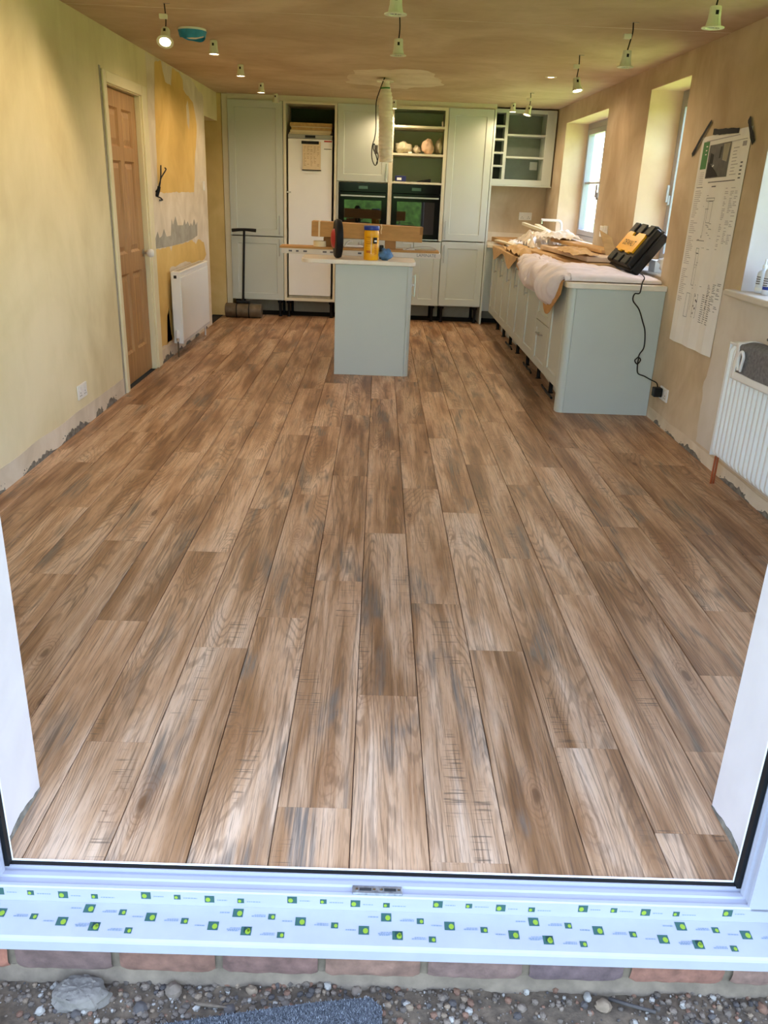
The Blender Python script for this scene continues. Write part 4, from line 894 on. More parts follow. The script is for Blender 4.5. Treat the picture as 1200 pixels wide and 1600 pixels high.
# ---- floor roller
r = thing('floor_roller', 'heavy steel floor roller with black T handle by the larder', 'roller', (-1.51, 9.50, 0))
ry, rr = 9.50, 0.078
MB().lathe([(0, 0), (rr - 0.006, 0), (rr, 0.006), (rr, 0.130), (rr - 0.004, 0.132), (rr - 0.004, 0.136), (rr, 0.138), (rr, 0.268), (rr - 0.004, 0.27), (rr - 0.004, 0.274), (rr, 0.276), (rr, 0.402), (rr - 0.006, 0.408), (0, 0.408)], (-1.714, ry, rr + 0.001), (1, 0, 0), 36).build('drum', M_STEEL, r, smooth='angle')
for x in (-1.585, -1.445):
    pts = [(x, ry + (rr + 0.006) * math.sin(a), rr + 0.001 + (rr + 0.006) * math.cos(a)) for a in [(-150 + 10 * k) / 180 * math.pi for k in range(31)]]
    MB().sweep(pts, 0.006, 6).build('fork_arm', M_BLACK, r, smooth=True)
MB().box(-1.59, -1.44, ry - 0.02, ry + 0.02, 2 * rr + 0.004, 2 * rr + 0.030).build('yoke', M_BLACK, r, bevel=0.004)
MB().cyl((-1.515, ry, 2 * rr + 0.02), (-1.489, ry + 0.03, 0.945), 0.013, n=12).build('shaft', M_BLACK, r, smooth='angle')
MB().sweep([(-1.625, ry + 0.03, 0.938), (-1.56, ry + 0.03, 0.945), (-1.49, ry + 0.03, 0.950), (-1.42, ry + 0.03, 0.948), (-1.358, ry + 0.03, 0.944)], [0.018, 0.017, 0.015, 0.017, 0.018], 12).build('grip', M_BLACK, r, smooth='angle')

# ---- left radiator (flat panel)
g = thing('flat_radiator', 'white flat panel radiator on the stripped wall by the door', 'radiator', (-1.70, 7.65, 0.12))
ra, rb_, rz0, rz1 = 7.115, 8.275, 0.115, 0.712
MB().box(-1.668, -1.655, ra + 0.006, rb_ - 0.006, rz0 + 0.02, rz1 - 0.045).build('front_panel', M_WHITE, g, bevel=0.004)
MB().box(-1.735, -1.668, ra + 0.02, rb_ - 0.02, rz0 + 0.01, rz1 - 0.03).build('convector', M_WHITE, g, bevel=0.004)
for a, b in ((ra, ra + 0.008), (rb_ - 0.008, rb_)):
    sp = MB().box(-1.738, -1.660, a, b, rz0, rz1 - 0.006).build('side_cover', M_WHITE, g, bevel=0.003)
    if a == ra: MB().box(-1.714, -1.690, ra - 0.002, ra, rz1 - 0.055, rz1 - 0.030).build('vent_hole', M_DARK, sp)
tg = MB().box(-1.738, -1.655, ra, rb_, rz1 - 0.012, rz1).build('top_grille', M_WHITE, g, bevel=0.004)
for k in range(22):
    a = ra + 0.04 + k * 0.05; MB().box(-1.722, -1.675, a, a + 0.034, rz1 - 0.0005, rz1 + 0.0006).build('slot', M_GREYP, tg)
MB().box(-1.668, -1.660, ra + 0.008, rb_ - 0.008, rz1 - 0.043, rz1 - 0.012).build('upper_channel', M_WHITE, g)
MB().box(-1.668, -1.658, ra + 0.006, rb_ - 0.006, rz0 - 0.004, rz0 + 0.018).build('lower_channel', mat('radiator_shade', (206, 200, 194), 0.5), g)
for z in (0.24, 0.62): MB().box(XL + 0.001, -1.735, 7.40, 7.44, z - 0.02, z + 0.02).box(XL + 0.001, -1.735, 7.95, 7.99, z - 0.02, z + 0.02).build('wall_bracket', M_WHITE, g)
v = MB().lathe([(0.0, 0.0), (0.016, 0.0), (0.019, 0.01), (0.017, 0.06), (0.012, 0.068), (0, 0.068)], (-1.70, ra - 0.022, 0.165), (0, 0, 1), 14).build('valve', M_WHITE, g, smooth='angle')
MB().cyl((-1.70, ra - 0.022, 0.135), (-1.70, ra - 0.022, 0.166), 0.012, n=12).cyl((-1.70, ra - 0.022, 0.150), (-1.70, ra + 0.01, 0.150), 0.009, n=10).build('valve_body', M_CHROME, v, smooth='angle')
MB().cyl((-1.70, ra - 0.022, 0.0), (-1.70, ra - 0.022, 0.136), 0.0075, n=10).build('pipe', M_STEEL, g, smooth='angle')
MB().cyl((-1.70, rb_ - 0.03, 0.0), (-1.70, rb_ - 0.03, 0.12), 0.0085, n=10).build('pipe', M_WHITE, g, smooth='angle')

# ---- wires hanging out of the left wall
w = thing('loose_wires', 'loose black wires hanging from a hole beside the door', 'wires', (XL, 6.92, 1.33))
for pts in ([(XL, 6.905, 1.335), (XL + 0.03, 6.90, 1.36), (XL + 0.035, 6.95, 1.44), (XL + 0.03, 7.00, 1.53)], [(XL, 6.91, 1.335), (XL + 0.025, 6.905, 1.37), (XL + 0.03, 6.99, 1.44), (XL + 0.05, 7.07, 1.50), (XL + 0.04, 7.08, 1.515)], [(XL, 6.95, 1.30), (XL + 0.015, 6.99, 1.29), (XL + 0.02, 7.03, 1.275)]):
    MB().sweep(smoothpath(pts, 6), 0.0055, 6).build('wire', M_BLACK, w, smooth=True)
MB().sweep([(XL + 0.006, 6.905, 1.30), (XL + 0.024, 6.902, 1.345), (XL + 0.03, 6.905, 1.375)], 0.013, 8).build('sheath', M_BLACK, w, smooth='angle')
MB().box(XL, XL + 0.008, 7.00, 7.08, 1.268, 1.278).build('cable_clip', M_BLACK, w)

# ---- right radiator (ribbed) near the opening
g = thing('ribbed_radiator', 'white ribbed panel radiator under the nearest window', 'radiator', (1.86, 3.5, 0.14))
ya, yb, z0, z1 = 2.85, 4.225, 0.150, 0.760
def ribs(u_, v_):
    y = ya + 0.012 + (yb - ya - 0.024) * u_; z = z0 + 0.012 + (z1 - z0 - 0.028) * v_
    e = min(1.0, min(v_, 1 - v_) / 0.045); w_ = 0.5 + 0.5 * math.cos(2 * math.pi * (y - ya) / 0.0500)
    w_ = min(1, max(0, (w_ - 0.5) * 1.6 + 0.5)); return (1.838 - 0.018 * w_ * e, y, z)
MB().grid(ribs, 520, 24).build('ribbed_panel', M_WHITE, g, smooth=True)
MB().box(1.842, 1.856, ya + 0.01, yb - 0.01, z0 + 0.01, z1 - 0.01).build('core', M_WHITE, g, bevel=0.003)
MB().box(1.880, 1.892, ya + 0.01, yb - 0.01, z0 + 0.01, z1 - 0.01).build('rear_panel', M_WHITE, g, bevel=0.003)
tg = MB().box(1.822, 1.900, ya, yb, z1 - 0.014, z1).build('top_grille', M_WHITE, g, bevel=0.005)
for k in range(26): MB().box(1.840, 1.885, ya + 0.03 + k * 0.05, ya + 0.064 + k * 0.05, z1 - 0.0005, z1 + 0.0006).build('slot', M_GREYP, tg)
for a, b in ((ya, ya + 0.008), (yb - 0.008, yb)): MB().box(1.824, 1.900, a, b, z0, z1 - 0.006).build('side_cover', M_WHITE, g, bevel=0.003)
for yy in (3.1, 3.95): MB().box(1.892, XR - 0.006, yy, yy + 0.04, 0.3, 0.7).build('wall_bracket', M_WHITE, g)
MB().cyl((1.842, 4.176, 0.0), (1.842, 4.176, z0 + 0.005), 0.0055, n=10).build('pipe', M_COPPER, g, smooth='angle'); MB().cyl((1.858, 4.180, 0.0), (1.858, 4.180, z0 + 0.005), 0.0055, n=10).build('pipe', M_COPPER, g, smooth='angle')
# grey felt bag with pale trim lying over the radiator
b = thing('felt_bag', 'grey felt bag with pale trim draped over the ribbed radiator', 'bag', (1.82, 3.75, 0.63))
def drape(u_, v_, off=0.0):
    y = 4.055 - 0.60 * u_
    s = v_ * 0.34
    sag = 0.008 * ns(u_ * 5, v_ * 3, 2)
    if s < 0.10: x = 1.905 - s; z = z1 + 0.020 + 0.012 * math.sin(s / 0.10 * math.pi) + off + sag
    elif s < 0.135: a = (s - 0.10) / 0.035 * math.pi / 2; x = 1.805 - (0.016 + off) * math.sin(a) ; z = z1 + 0.004 + (0.016 + off) * math.cos(a) + sag
    else: x = 1.789 - off + sag; z = z1 + 0.004 - (s - 0.135) * (0.78 - 0.08 * u_)
    return (x, y - 0.03 * v_ * 0, z)
MB().grid(lambda u_, v_: drape(u_, v_), 40, 40).build('body', M_GREY, b, smooth=True, solid=0.012)
MB().grid(lambda u_, v_: drape(u_, 0.86 + 0.14 * v_, 0.004), 40, 6).build('hem_band', M_PAPER, b, smooth=True, solid=0.004)
MB().grid(lambda u_, v_: drape(0.0 + 0.055 * u_, v_, 0.004), 4, 40).build('side_band', M_PAPER, b, smooth=True, solid=0.004)
hp = [drape(0.13, 0.80, 0.010), drape(0.13, 0.66, 0.014), drape(0.14, 0.52, 0.014), drape(0.18, 0.44, 0.014), drape(0.22, 0.52, 0.014), drape(0.20, 0.66, 0.014), drape(0.17, 0.80, 0.010)]
MB().sweep(smoothpath(hp, 6), 0.008, 8).build('loop_handle', M_PAPER, b, smooth=True)
tag(MB().sweep(smoothpath([(1.90, 3.98, z1 + 0.05), (1.905, 3.93, z1 + 0.065), (1.90, 3.85, z1 + 0.058), (1.895, 3.75, z1 + 0.052), (1.89, 3.6, z1 + 0.05)], 6), 0.008, 8).build('dark_strap', M_GREY, smooth=True), 'dark strap lying on the radiator behind the felt bag', 'strap')
# bottles on the window sill
def bottle(x, y, lab, band, h=0.125, rr=0.030):
    b = thing('bottle', lab, 'bottle', (x, y, 0.988), 'bottles on the window sill')
    MB().lathe([(0, 0), (rr - 0.003, 0), (rr, 0.004), (rr, h * 0.78), (rr * 0.85, h * 0.86), (0.011, h * 0.93), (0.011, h)], (x, y, 0.988), (0, 0, 1), 20).build('bottle_body', mat('bottle_white', (226, 228, 236), 0.3, 0.02, 6), b, smooth=True)
    MB().lathe([(0.013, h), (0.013, h + 0.012), (0.006, h + 0.02), (0.004, h + 0.045), (0, h + 0.045)], (x, y, 0.988), (0, 0, 1), 12).build('nozzle', M_WHITE, b, smooth='angle')
    m = MB(); lab_f = lambda a, z: (x + (rr + 0.0006) * math.cos(a), y + (rr + 0.0006) * math.sin(a), 0.988 + z)
    m.grid(lambda u_, v_: lab_f(math.pi * (0.75 + 0.9 * u_), 0.012 + (0.014 if band is M_BLUE else 0.0) + 0.016 * v_), 12, 1); m.build('label_band', band, b)
    m = MB()
    for k in range(4): m.grid(lambda u_, v_: lab_f(math.pi * (0.9 + 0.35 * u_), 0.045 + 0.011 * k + 0.005 * v_), 6, 1)
    m.build('label_text', M_INK, b)
bottle(2.00, 4.385, 'white sealant bottle nearest the wall corner on the sill', M_PAPER)
bottle(2.00, 4.295, 'white bottle with blue band on the window sill', M_BLUE, 0.15, 0.032)

# ---- poster of kitchen plans taped to the right wall
p = thing('plan_poster', 'long white printed kitchen plan poster taped to the wall', 'poster', (XR, 5.05, 0.57))
PY0, PY1 = 5.395, 4.690   # far and near edge
def paper(s, t, e=0.0):
    """s 0..1 from far to near, t 0..1 from top to bottom"""
    y = PY0 + (PY1 - PY0) * s + 0.012 * (t - 0.5); z = 1.778 + 0.02 * s - t * (1.20 + 0.01 * s)
    f_ = abs(((s * 3.0) % 1.0) - 0.5) * 2
    return (XR - 0.004 - 0.010 * (1 - f_) * (0.25 + 0.75 * t) - e, y, z)
MB().grid(lambda a, b_: paper(a, b_), 60, 40).build('sheet', M_PAPER, p, solid=0.0006)
m = MB()
def pq(s0, s1, t0, t1, mi):
    m.mi = mi; n = max(1, int((s1 - s0) / 0.05)); 
    m.grid(lambda a, b_: paper(s0 + (s1 - s0) * a, t0 + (t1 - t0) * b_, 0.0012 if mi != 3 else 0.0016), n, max(1, int((t1 - t0) / 0.08)))
pq(0.06, 0.20, 0.025, 0.150, 2); pq(0.22, 0.66, 0.045, 0.195, 3)
for k in range(3): pq(0.075, 0.17, 0.045 + 0.018 * k, 0.050 + 0.018 * k, 4)
pq(0.06, 0.062, 0.15, 0.235, 0); pq(0.06, 0.205, 0.233, 0.236, 0)
for k in range(7): pq(0.09, 0.185, 0.165 + 0.009 * k, 0.167 + 0.009 * k, 1)
pq(0.12, 0.80, 0.022, 0.026, 1); pq(0.62, 0.95, 0.045, 0.048, 1); pq(0.30, 0.86, 0.212, 0.216, 0); pq(0.40, 0.50, 0.232, 0.237, 0)
for k in range(9):
    pq(0.72, 0.72 + random.uniform(0.06, 0.14), 0.075 + 0.014 * k, 0.078 + 0.014 * k, 1)
    if k > 3: pq(0.90, 0.94, 0.075 + 0.016 * k, 0.081 + 0.016 * k, 0)
pq(0.88, 0.95, 0.055, 0.075, 1)
for k in range(58):
    t = 0.25 + 0.0094 * k
    if random.random() < 0.85: pq(0.05, 0.05 + random.uniform(0.08, 0.17), t, t + 0.0026, 1)
for k in range(74):
    t = 0.245 + 0.0075 * k
    if 0.52 < t < 0.66: continue
    for s in (0.70, 0.82, 0.90):
        if random.random() < 0.62: pq(s, s + random.uniform(0.03, 0.075), t, t + 0.0026, 1 if t < 0.6 else 0)
def rectl(s0, s1, t0, t1, w=0.004):
    pq(s0, s1, t0, t0 + w * 0.5, 0); pq(s0, s1, t1 - w * 0.5, t1, 0); pq(s0, s0 + w, t0, t1, 0); pq(s1 - w, s1, t0, t1, 0)
rectl(0.33, 0.52, 0.285, 0.30); rectl(0.40, 0.50, 0.30, 0.40); pq(0.34, 0.42, 0.335, 0.337, 0); pq(0.36, 0.364, 0.335, 0.46, 0); rectl(0.34, 0.36, 0.46, 0.47)
rectl(0.30, 0.36, 0.52, 0.545); rectl(0.31, 0.37, 0.545, 0.70); pq(0.27, 0.45, 0.482, 0.485, 0); rectl(0.26, 0.33, 0.74, 0.86); pq(0.37, 0.373, 0.74, 0.82, 0); rectl(0.45, 0.54, 0.735, 0.85)
for s, t in ((0.47, 0.74), (0.50, 0.76), (0.52, 0.765), (0.46, 0.79), (0.50, 0.80), (0.47, 0.825)): pq(s, s + 0.02, t, t + 0.009, 0)
for k in range(26): s = random.uniform(0.28, 0.56); t = random.uniform(0.26, 0.72); pq(s, s + random.uniform(0.01, 0.05), t, t + 0.002, 0)
for k in range(14):
    t = 0.73 + 0.010 * k
    for s in (0.62, 0.70, 0.78): pq(s, s + random.uniform(0.03, 0.06), t, t + 0.003, 0)
m.build('print', [M_INK, M_INKL, M_GREEN_PR, M_PHOTO, M_PAPER], p, weld=False)['kind'] = 'stuff'
m = MB(); 
def ph(pts, mi):
    m.mi = mi; m.f(*[m.v(*paper(s, t, 0.0022)) for s, t in pts])
ph([(0.24, 0.12), (0.24, 0.19), (0.50, 0.19), (0.40, 0.16)], 0); ph([(0.30, 0.145), (0.36, 0.135), (0.37, 0.14), (0.31, 0.152)], 1); ph([(0.46, 0.06), (0.50, 0.06), (0.49, 0.11), (0.45, 0.11)], 0); ph([(0.26, 0.08), (0.33, 0.09), (0.33, 0.13), (0.26, 0.13)], 0); ph([(0.52, 0.05), (0.64, 0.05), (0.62, 0.13), (0.53, 0.12)], 2)
m.build('photo_detail', [M_DARK, M_PAPER, M_GREYP], p, weld=False)
for a, b_, w_ in (((5.520, 1.685), (5.280, 1.862), 0.030), ((5.225, 1.800), (4.85, 1.786), 0.036), ((4.745, 1.840), (4.635, 1.715), 0.040)):
    d = Vector((0, b_[0] - a[0], b_[1] - a[1])); nrm = Vector((0, -d.z, d.y)).normalized() * w_ / 2
    A = Vector((XR - 0.008, a[0], a[1])); Bv = Vector((XR - 0.008, b_[0], b_[1])); m = MB(); N = 10
    m.grid(lambda u_, v_: tuple(A + (Bv - A) * u_ + nrm * (2 * v_ - 1) * (0.8 + 0.3 * ns(u_ * 6, a[0])) + Vector((-0.004 * math.sin(u_ * math.pi), 0, 0.008 * ns(u_ * 4, a[0], 3)))), N, 2)
    m.build('tape_strip', mat('black_tape', (9, 9, 10), 0.7, 0.1, 20, spec=0.2), p, solid=0.0008)

# ================================================================== THINGS ON THE WORKTOP RUN
ZW = 0.8885
# cardboard sheet hanging over the front edge near the corner
def cb(u_, v_):
    y = 5.68 + 1.95 * u_
    hang = 0.255 * math.exp(-((u_ - 0.17) / 0.16) ** 2) + 0.14 * math.exp(-((u_ - 0.72) / 0.3) ** 2)
    s = v_ * (0.30 + hang)
    e = XP - 0.030
    if s < 0.29: return (e + 0.29 - s - 0.004, y, ZW + 0.003)
    if s < 0.30: return (e - 0.008, y, ZW - 0.002)
    return (e - 0.010 - 0.10 * (s - 0.30) + 0.004 * ns(y * 5, s * 9), y, ZW - 0.002 - (s - 0.30))
tag(MB().grid(cb, 40, 40).build('cardboard_sheet', M_CARD, solid=0.004), 'bent brown cardboard sheet hanging under the dust sheet', 'cardboard')
# dust sheet: on the near end of the worktop, bulging over the front edge
def sheet(u_, v_):
    # u along y (near -> far), v from the wall side over the front edge
    y = 5.66 + 1.80 * u_
    wide = 1.0 if u_ < 0.32 else max(0.0, 1 - (u_ - 0.32) / 0.10)
    xin = 1.50 + 0.41 * max(wide, 0.0)              # how far back the sheet reaches
    st = min(1.0, u_ / 0.10); st = st * st * (3 - 2 * st); lift = min(1.0, u_ / 0.035); lift = math.sqrt(max(0.0, lift * (2 - lift)))
    bul = st * (math.exp(-((u_ - 0.20) / 0.14) ** 2) + 0.95 * math.exp(-((u_ - 0.60) / 0.26) ** 2))
    out = 0.012 + 0.04 * st + 0.085 * bul; drop = 0.004 + 0.016 * st + 0.135 * bul
    e = XP - 0.03
    if v_ < 0.55:
        t = v_ / 0.55; x = xin + (e + 0.03 - xin) * t; z = ZW + 0.006 + lift * (0.045 * (0.55 + 0.45 * math.sin(min(1, t * 1.4) * math.pi * 0.5)) + 0.030 * bul * t)
    else:
        t = (v_ - 0.55) / 0.45; a = t * math.pi * 0.98
        x = e + 0.03 - out * math.sin(a) * (1.0 if a < math.pi / 2 else 1.0) - 0.03 * (1 - math.cos(a)) / 2
        z = ZW + 0.006 + lift * (0.045 + 0.030 * bul) - (drop + 0.055 * st) * (1 - math.cos(a)) / 2 * 1.25
    hg = min(1.0, max(0.0, (v_ - 0.45) / 0.2)); k = 0.018 * ns(y * 5, v_ * 6, 1) + 0.012 * ns(y * 13 + v_ * 5, v_ * 9, 4) - 0.022 * abs(ns(y * 9 - v_ * 4, v_ * 3, 9)) - hg * 0.026 * abs(ns(y * 16 - v_ * 5, v_ * 2, 19)) + (1 - hg) * 0.016 * ns(y * 26, v_ * 5, 12)
    edge = min(1, 8 * u_, 8 * (1 - u_), 10 * v_ + 0.2)
    z = z + k * edge
    if v_ >= 0.55: x -= k * 0.9
    if x > XP - 0.03: z = max(z, ZW + 0.008)
    return (x, y, z)
tag(MB().grid(sheet, 190, 90).build('dust_sheet', M_SHEET, smooth=True, solid=0.006), 'bunched pinkish white dust sheet bulging over the worktop corner', 'dust sheet')
# packaging boards lying lengthwise
def board(c, L, w, t, rz, rx, m, name, lab, cat, grp=None, bev=0.003):
    o = MB().box(-w / 2, w / 2, -L / 2, L / 2, 0, t).build(name, m, bevel=bev)
    o.location = c; o.rotation_euler = (rx, 0, rz); return tag(o, lab, cat, grp)
board((1.60, 7.15, ZW + 0.035), 1.55, 0.34, 0.035, 0.10, 0.0, M_KRAFT, 'wrapped_panel', 'wide brown wrapped panel flat on the worktop', 'panel', 'wrapped panels on the worktop', 0.008)
board((1.645, 7.10, ZW + 0.078), 1.30, 0.26, 0.040, 0.09, 0.005, mat('pinkish_wrap', (226, 200, 172), 0.6, 0.05, 10, 0.3, 20), 'wrapped_panel', 'pale wrapped panel on top of the wide brown panel', 'panel', 'wrapped panels on the worktop', 0.008)
board((1.73, 7.30, ZW + 0.134), 1.15, 0.15, 0.030, 0.16, 0.02, M_KRAFT, 'wrapped_panel', 'narrow brown wrapped panel at the top of the stack', 'panel', 'wrapped panels on the worktop', 0.008)
# long pale trim lengths leaning up towards the sink end
board((1.70, 8.20, 1.045), 1.80, 0.05, 0.028, 0.05, 0.075, M_BOARD_P, 'trim_length', 'long pale trim length sloping up towards the tap', 'trim', 'pale trim lengths on the worktop')
board((1.63, 8.35, 1.075), 1.60, 0.035, 0.028, 0.14, 0.060, M_EDGE, 'trim_length', 'shorter cream trim length beside the sloping trim', 'trim', 'pale trim lengths on the worktop')
# plastic wrap and brown paper
def crumple(name, x0, x1, y0, y1, zb, h, m, lab, cat, seed, nx=36, ny=36, fr_=6.0):
    def fn(a, b_):
        x = x0 + (x1 - x0) * a + 0.03 * ns(b_ * 5, seed); y = y0 + (y1 - y0) * b_ + 0.05 * ns(a * 5, seed + 2)
        e = min(1, 5 * a, 5 * (1 - a), 5 * b_, 5 * (1 - b_))
        z = zb + h * (0.45 * e + 0.55 * abs(ns(x * fr_, y * fr_ * 0.7, seed)) + 0.30 * abs(ns(x * fr_ * 2.3, y * fr_ * 2.3, seed + 5)))
        return (x, y, z)
    return tag(MB().grid(fn, nx, ny).build(name, m, smooth='angle', solid=0.002), lab, cat)
crumple('kraft_paper', 1.27, 1.56, 7.55, 8.75, ZW + 0.004, 0.10, M_KRAFT, 'crumpled brown kraft paper on the worktop front edge', 'paper', 3.0)
crumple('plastic_wrap', 1.44, 1.74, 8.15, 9.10, ZW + 0.06, 0.16, mat('wrap_plastic', (222, 206, 190), 0.25, 0.08, 9), 'shiny crumpled packing wrap under the trim lengths', 'plastic wrap', 8.0, fr_=8)
crumple('white_wrap', 1.38, 1.72, 8.95, 9.75, ZW + 0.006, 0.085, M_PAPER, 'white crumpled packing sheet at the far corner of the worktop', 'packing sheet', 12.0)
board((1.34, 9.00, ZW + 0.045), 1.0, 0.06, 0.016, 0.07, 0.0, M_BOARD_P, 'edging_strip', 'pale edging strip lying along the far worktop edge', 'strip')
board((1.48, 9.70, ZW + 0.012), 0.42, 0.30, 0.05, 0.2, 0.05, M_CARD, 'open_carton', 'flattened brown carton in the far worktop corner', 'carton')
def cb2(u_, v_):
    y = 7.75 + 1.65 * u_; s = v_ * (0.16 + 0.10 * (0.5 + 0.5 * math.sin(u_ * 9)) * min(1, 6 * u_, 6 * (1 - u_)))
    e = XP - 0.026
    if s < 0.13: return (e + 0.13 - s - 0.003, y, ZW + 0.002)
    return (e - 0.006 - 0.15 * (s - 0.13), y, ZW - (s - 0.13))
tag(MB().grid(cb2, 40, 24).build('paper_flap', M_KRAFT, solid=0.002), 'brown paper flap hanging over the far front edge', 'paper')
crumple('torn_wrapping', 1.46, 1.66, 6.42, 7.15, ZW + 0.119, 0.05, M_KRAFT, 'torn brown wrapping lying on the nearer wrapped panels', 'paper', 21.0, fr_=9)
crumple('packing_film', 1.50, 1.80, 7.55, 8.30, ZW + 0.165, 0.09, M_PAPER, 'whitish packing film over the middle of the trim lengths', 'packing film', 31.0, fr_=9)
# tap
t = thing('kitchen_tap', 'chrome kitchen tap with square spout near the far window', 'tap', (1.87, 8.90, ZW))
MB().lathe([(0.028, 0), (0.028, 0.01), (0.018, 0.016), (0.018, 0.05)], (1.872, 8.90, ZW), (0, 0, 1), 18).build('base', M_CHROME, t, smooth='angle')
MB().sweep(smoothpath([(1.872, 8.90, ZW + 0.04), (1.872, 8.90, ZW + 0.15), (1.870, 8.90, ZW + 0.25), (1.855, 8.90, ZW + 0.285), (1.82, 8.90, ZW + 0.296), (1.74, 8.90, ZW + 0.298), (1.66, 8.90, ZW + 0.299)], 6), 0.013, 12).build('spout', mat('satin_white_metal', (232, 228, 222), 0.3, 0.01, 5, metal=0.3), t, smooth='angle')
MB().cyl((1.664, 8.90, ZW + 0.295), (1.664, 8.90, ZW + 0.258), 0.012, n=12).build('aerator', M_CHROME, t, smooth='angle')
MB().cyl((1.872, 8.90, ZW + 0.09), (1.872, 8.83, ZW + 0.10), 0.007, n=10).build('lever', M_CHROME, t, smooth='angle')
# black tool case with yellow plate
e2 = Vector((0.585, 0, 0.811)); e1 = Vector((0.0, 1.0, 0.06)).normalized(); e1 = (e1 - e2 * e1.dot(e2)).normalized(); e3 = e1.cross(e2)     # e3 points back and down
M3 = Matrix((e1, e2, e3)).transposed()
t = thing('tool_case', 'black tool case with yellow name plate leaning by the window', 'tool case', (1.715, 5.93, 0.985), mat3=M3)
sg = 1 if e3.x > 0 else -1
LC, HC, DC = 0.50, 0.335, 0.130
def tb(a0, a1, b0, b1, d0, d1): return MB().box(a0, a1, b0, b1, min(sg * d0, sg * d1), max(sg * d0, sg * d1))
tb(0.0, LC, 0.012, HC - 0.012, 0.012, 0.062).build('lid', M_BLACK, t, bevel=0.014)
tb(0.006, LC - 0.006, 0.006, HC - 0.006, 0.066, DC).build('base', M_BLACK, t, bevel=0.012)
tb(-0.006, LC + 0.006, 0.0, HC, 0.058, 0.070).build('seam_rim', M_BLACK, t, bevel=0.004)
for a in (0.03, 0.20, 0.36): tb(a, a + 0.10, HC - 0.085, HC - 0.004, 0.000, 0.016).build('raised_rib', M_BLACK, t, bevel=0.006)
for a in (0.03, 0.19, 0.35): tb(a, a + 0.115, 0.016, 0.080, 0.002, 0.016).build('raised_rib', M_BLACK, t, bevel=0.006)
for a in (0.08, 0.36): tb(a, a + 0.06, HC - 0.012, HC + 0.012, 0.03, 0.10).build('latch', M_BLACK, t, bevel=0.005)
tb(0.17, 0.33, HC, HC + 0.010, 0.055, 0.085).build('carry_handle', M_BLACK, t, bevel=0.004)
m = MB(); pl = [(0.06, 0.105), (0.13, 0.105), (0.14, 0.095), (0.20, 0.095), (0.21, 0.105), (0.30, 0.105), (0.31, 0.095), (0.37, 0.095), (0.38, 0.105), (0.44, 0.105), (0.44, 0.235), (0.42, 0.255), (0.33, 0.255), (0.31, 0.225), (0.24, 0.225), (0.22, 0.255), (0.08, 0.255), (0.06, 0.235)]
m.prism(pl, lambda a, b_: (a, b_, sg * -0.002), lambda a, b_: (a, b_, sg * 0.013))
yp = m.build('name_plate', M_YELLOW, t)
m = MB(); text_mesh(m, 'DEWALT', 0.062, lambda a, v: (0.25 - sg * 0 - a * 1.0 * (1 if True else 1), 0.165 + v, sg * -0.003))
m.build('lettering', M_BLACK, yp)
# items behind the case in the window bay
tag(MB().box(1.80, 1.90, 6.62, 6.72, ZW + 0.002, ZW + 0.10).build('carton', M_CARD_D, bevel=0.003), 'small brown carton behind the black tool case', 'box')
tag(MB().prism([(1.70, 1.22), (1.80, 1.17), (1.86, 1.03), (1.78, 1.02)], lambda x, z: (x, 6.66, z - 0.03), lambda x, z: (x, 6.664, z - 0.03)).build('card_offcut', M_CARD), 'torn cardboard offcut standing behind the tool case', 'cardboard')
lump('white_bag', (2.03, 5.90, 1.005), (0.085, 0.10, 0.062), M_PAPER, 'white crumpled bag on the window sill behind the tool case', 'bag', None, 3, 0.3)
tag(MB().box(1.96, 2.06, 6.02, 6.16, 0.943, 1.02).build('white_carton', M_WHITE, bevel=0.004), 'white carton on the sill behind the tool case', 'box')
# charger lead and plug-in adapter
lead = thing('power_lead', 'thin black lead running down the end panel to an adapter', 'cable', (1.80, 5.59, 0.21))
lp = [(1.764, 0.935), (1.753, 0.907), (1.746, 0.841), (1.713, 0.834), (1.708, 0.79), (1.756, 0.735), (1.792, 0.658), (1.819, 0.59), (1.829, 0.487), (1.807, 0.439), (1.800, 0.416), (1.780, 0.392), (1.800, 0.368), (1.819, 0.395), (1.805, 0.41), (1.803, 0.357), (1.815, 0.304)]
P3 = [(1.77, 5.72, 0.955), (1.766, 5.64, 0.950)] + [(x, 5.585 if z < 0.93 else 5.59, z) for x, z in lp] + [(1.845, 5.54, 0.296), (1.87, 5.47, 0.287), (1.888, 5.40, 0.282), (1.890, 5.368, 0.262)]
MB().sweep(smoothpath(P3, 6), 0.0042, 6).build('cord', M_BLACK, lead, smooth=True)
MB().box(1.862, 1.918, 5.335, 5.395, 0.198, 0.258).build('adapter', M_BLACK, lead, bevel=0.006)
socket(XR, 5.335, 0.222, 0.150, 0.086, '-x', 'white double socket holding the black adapter')

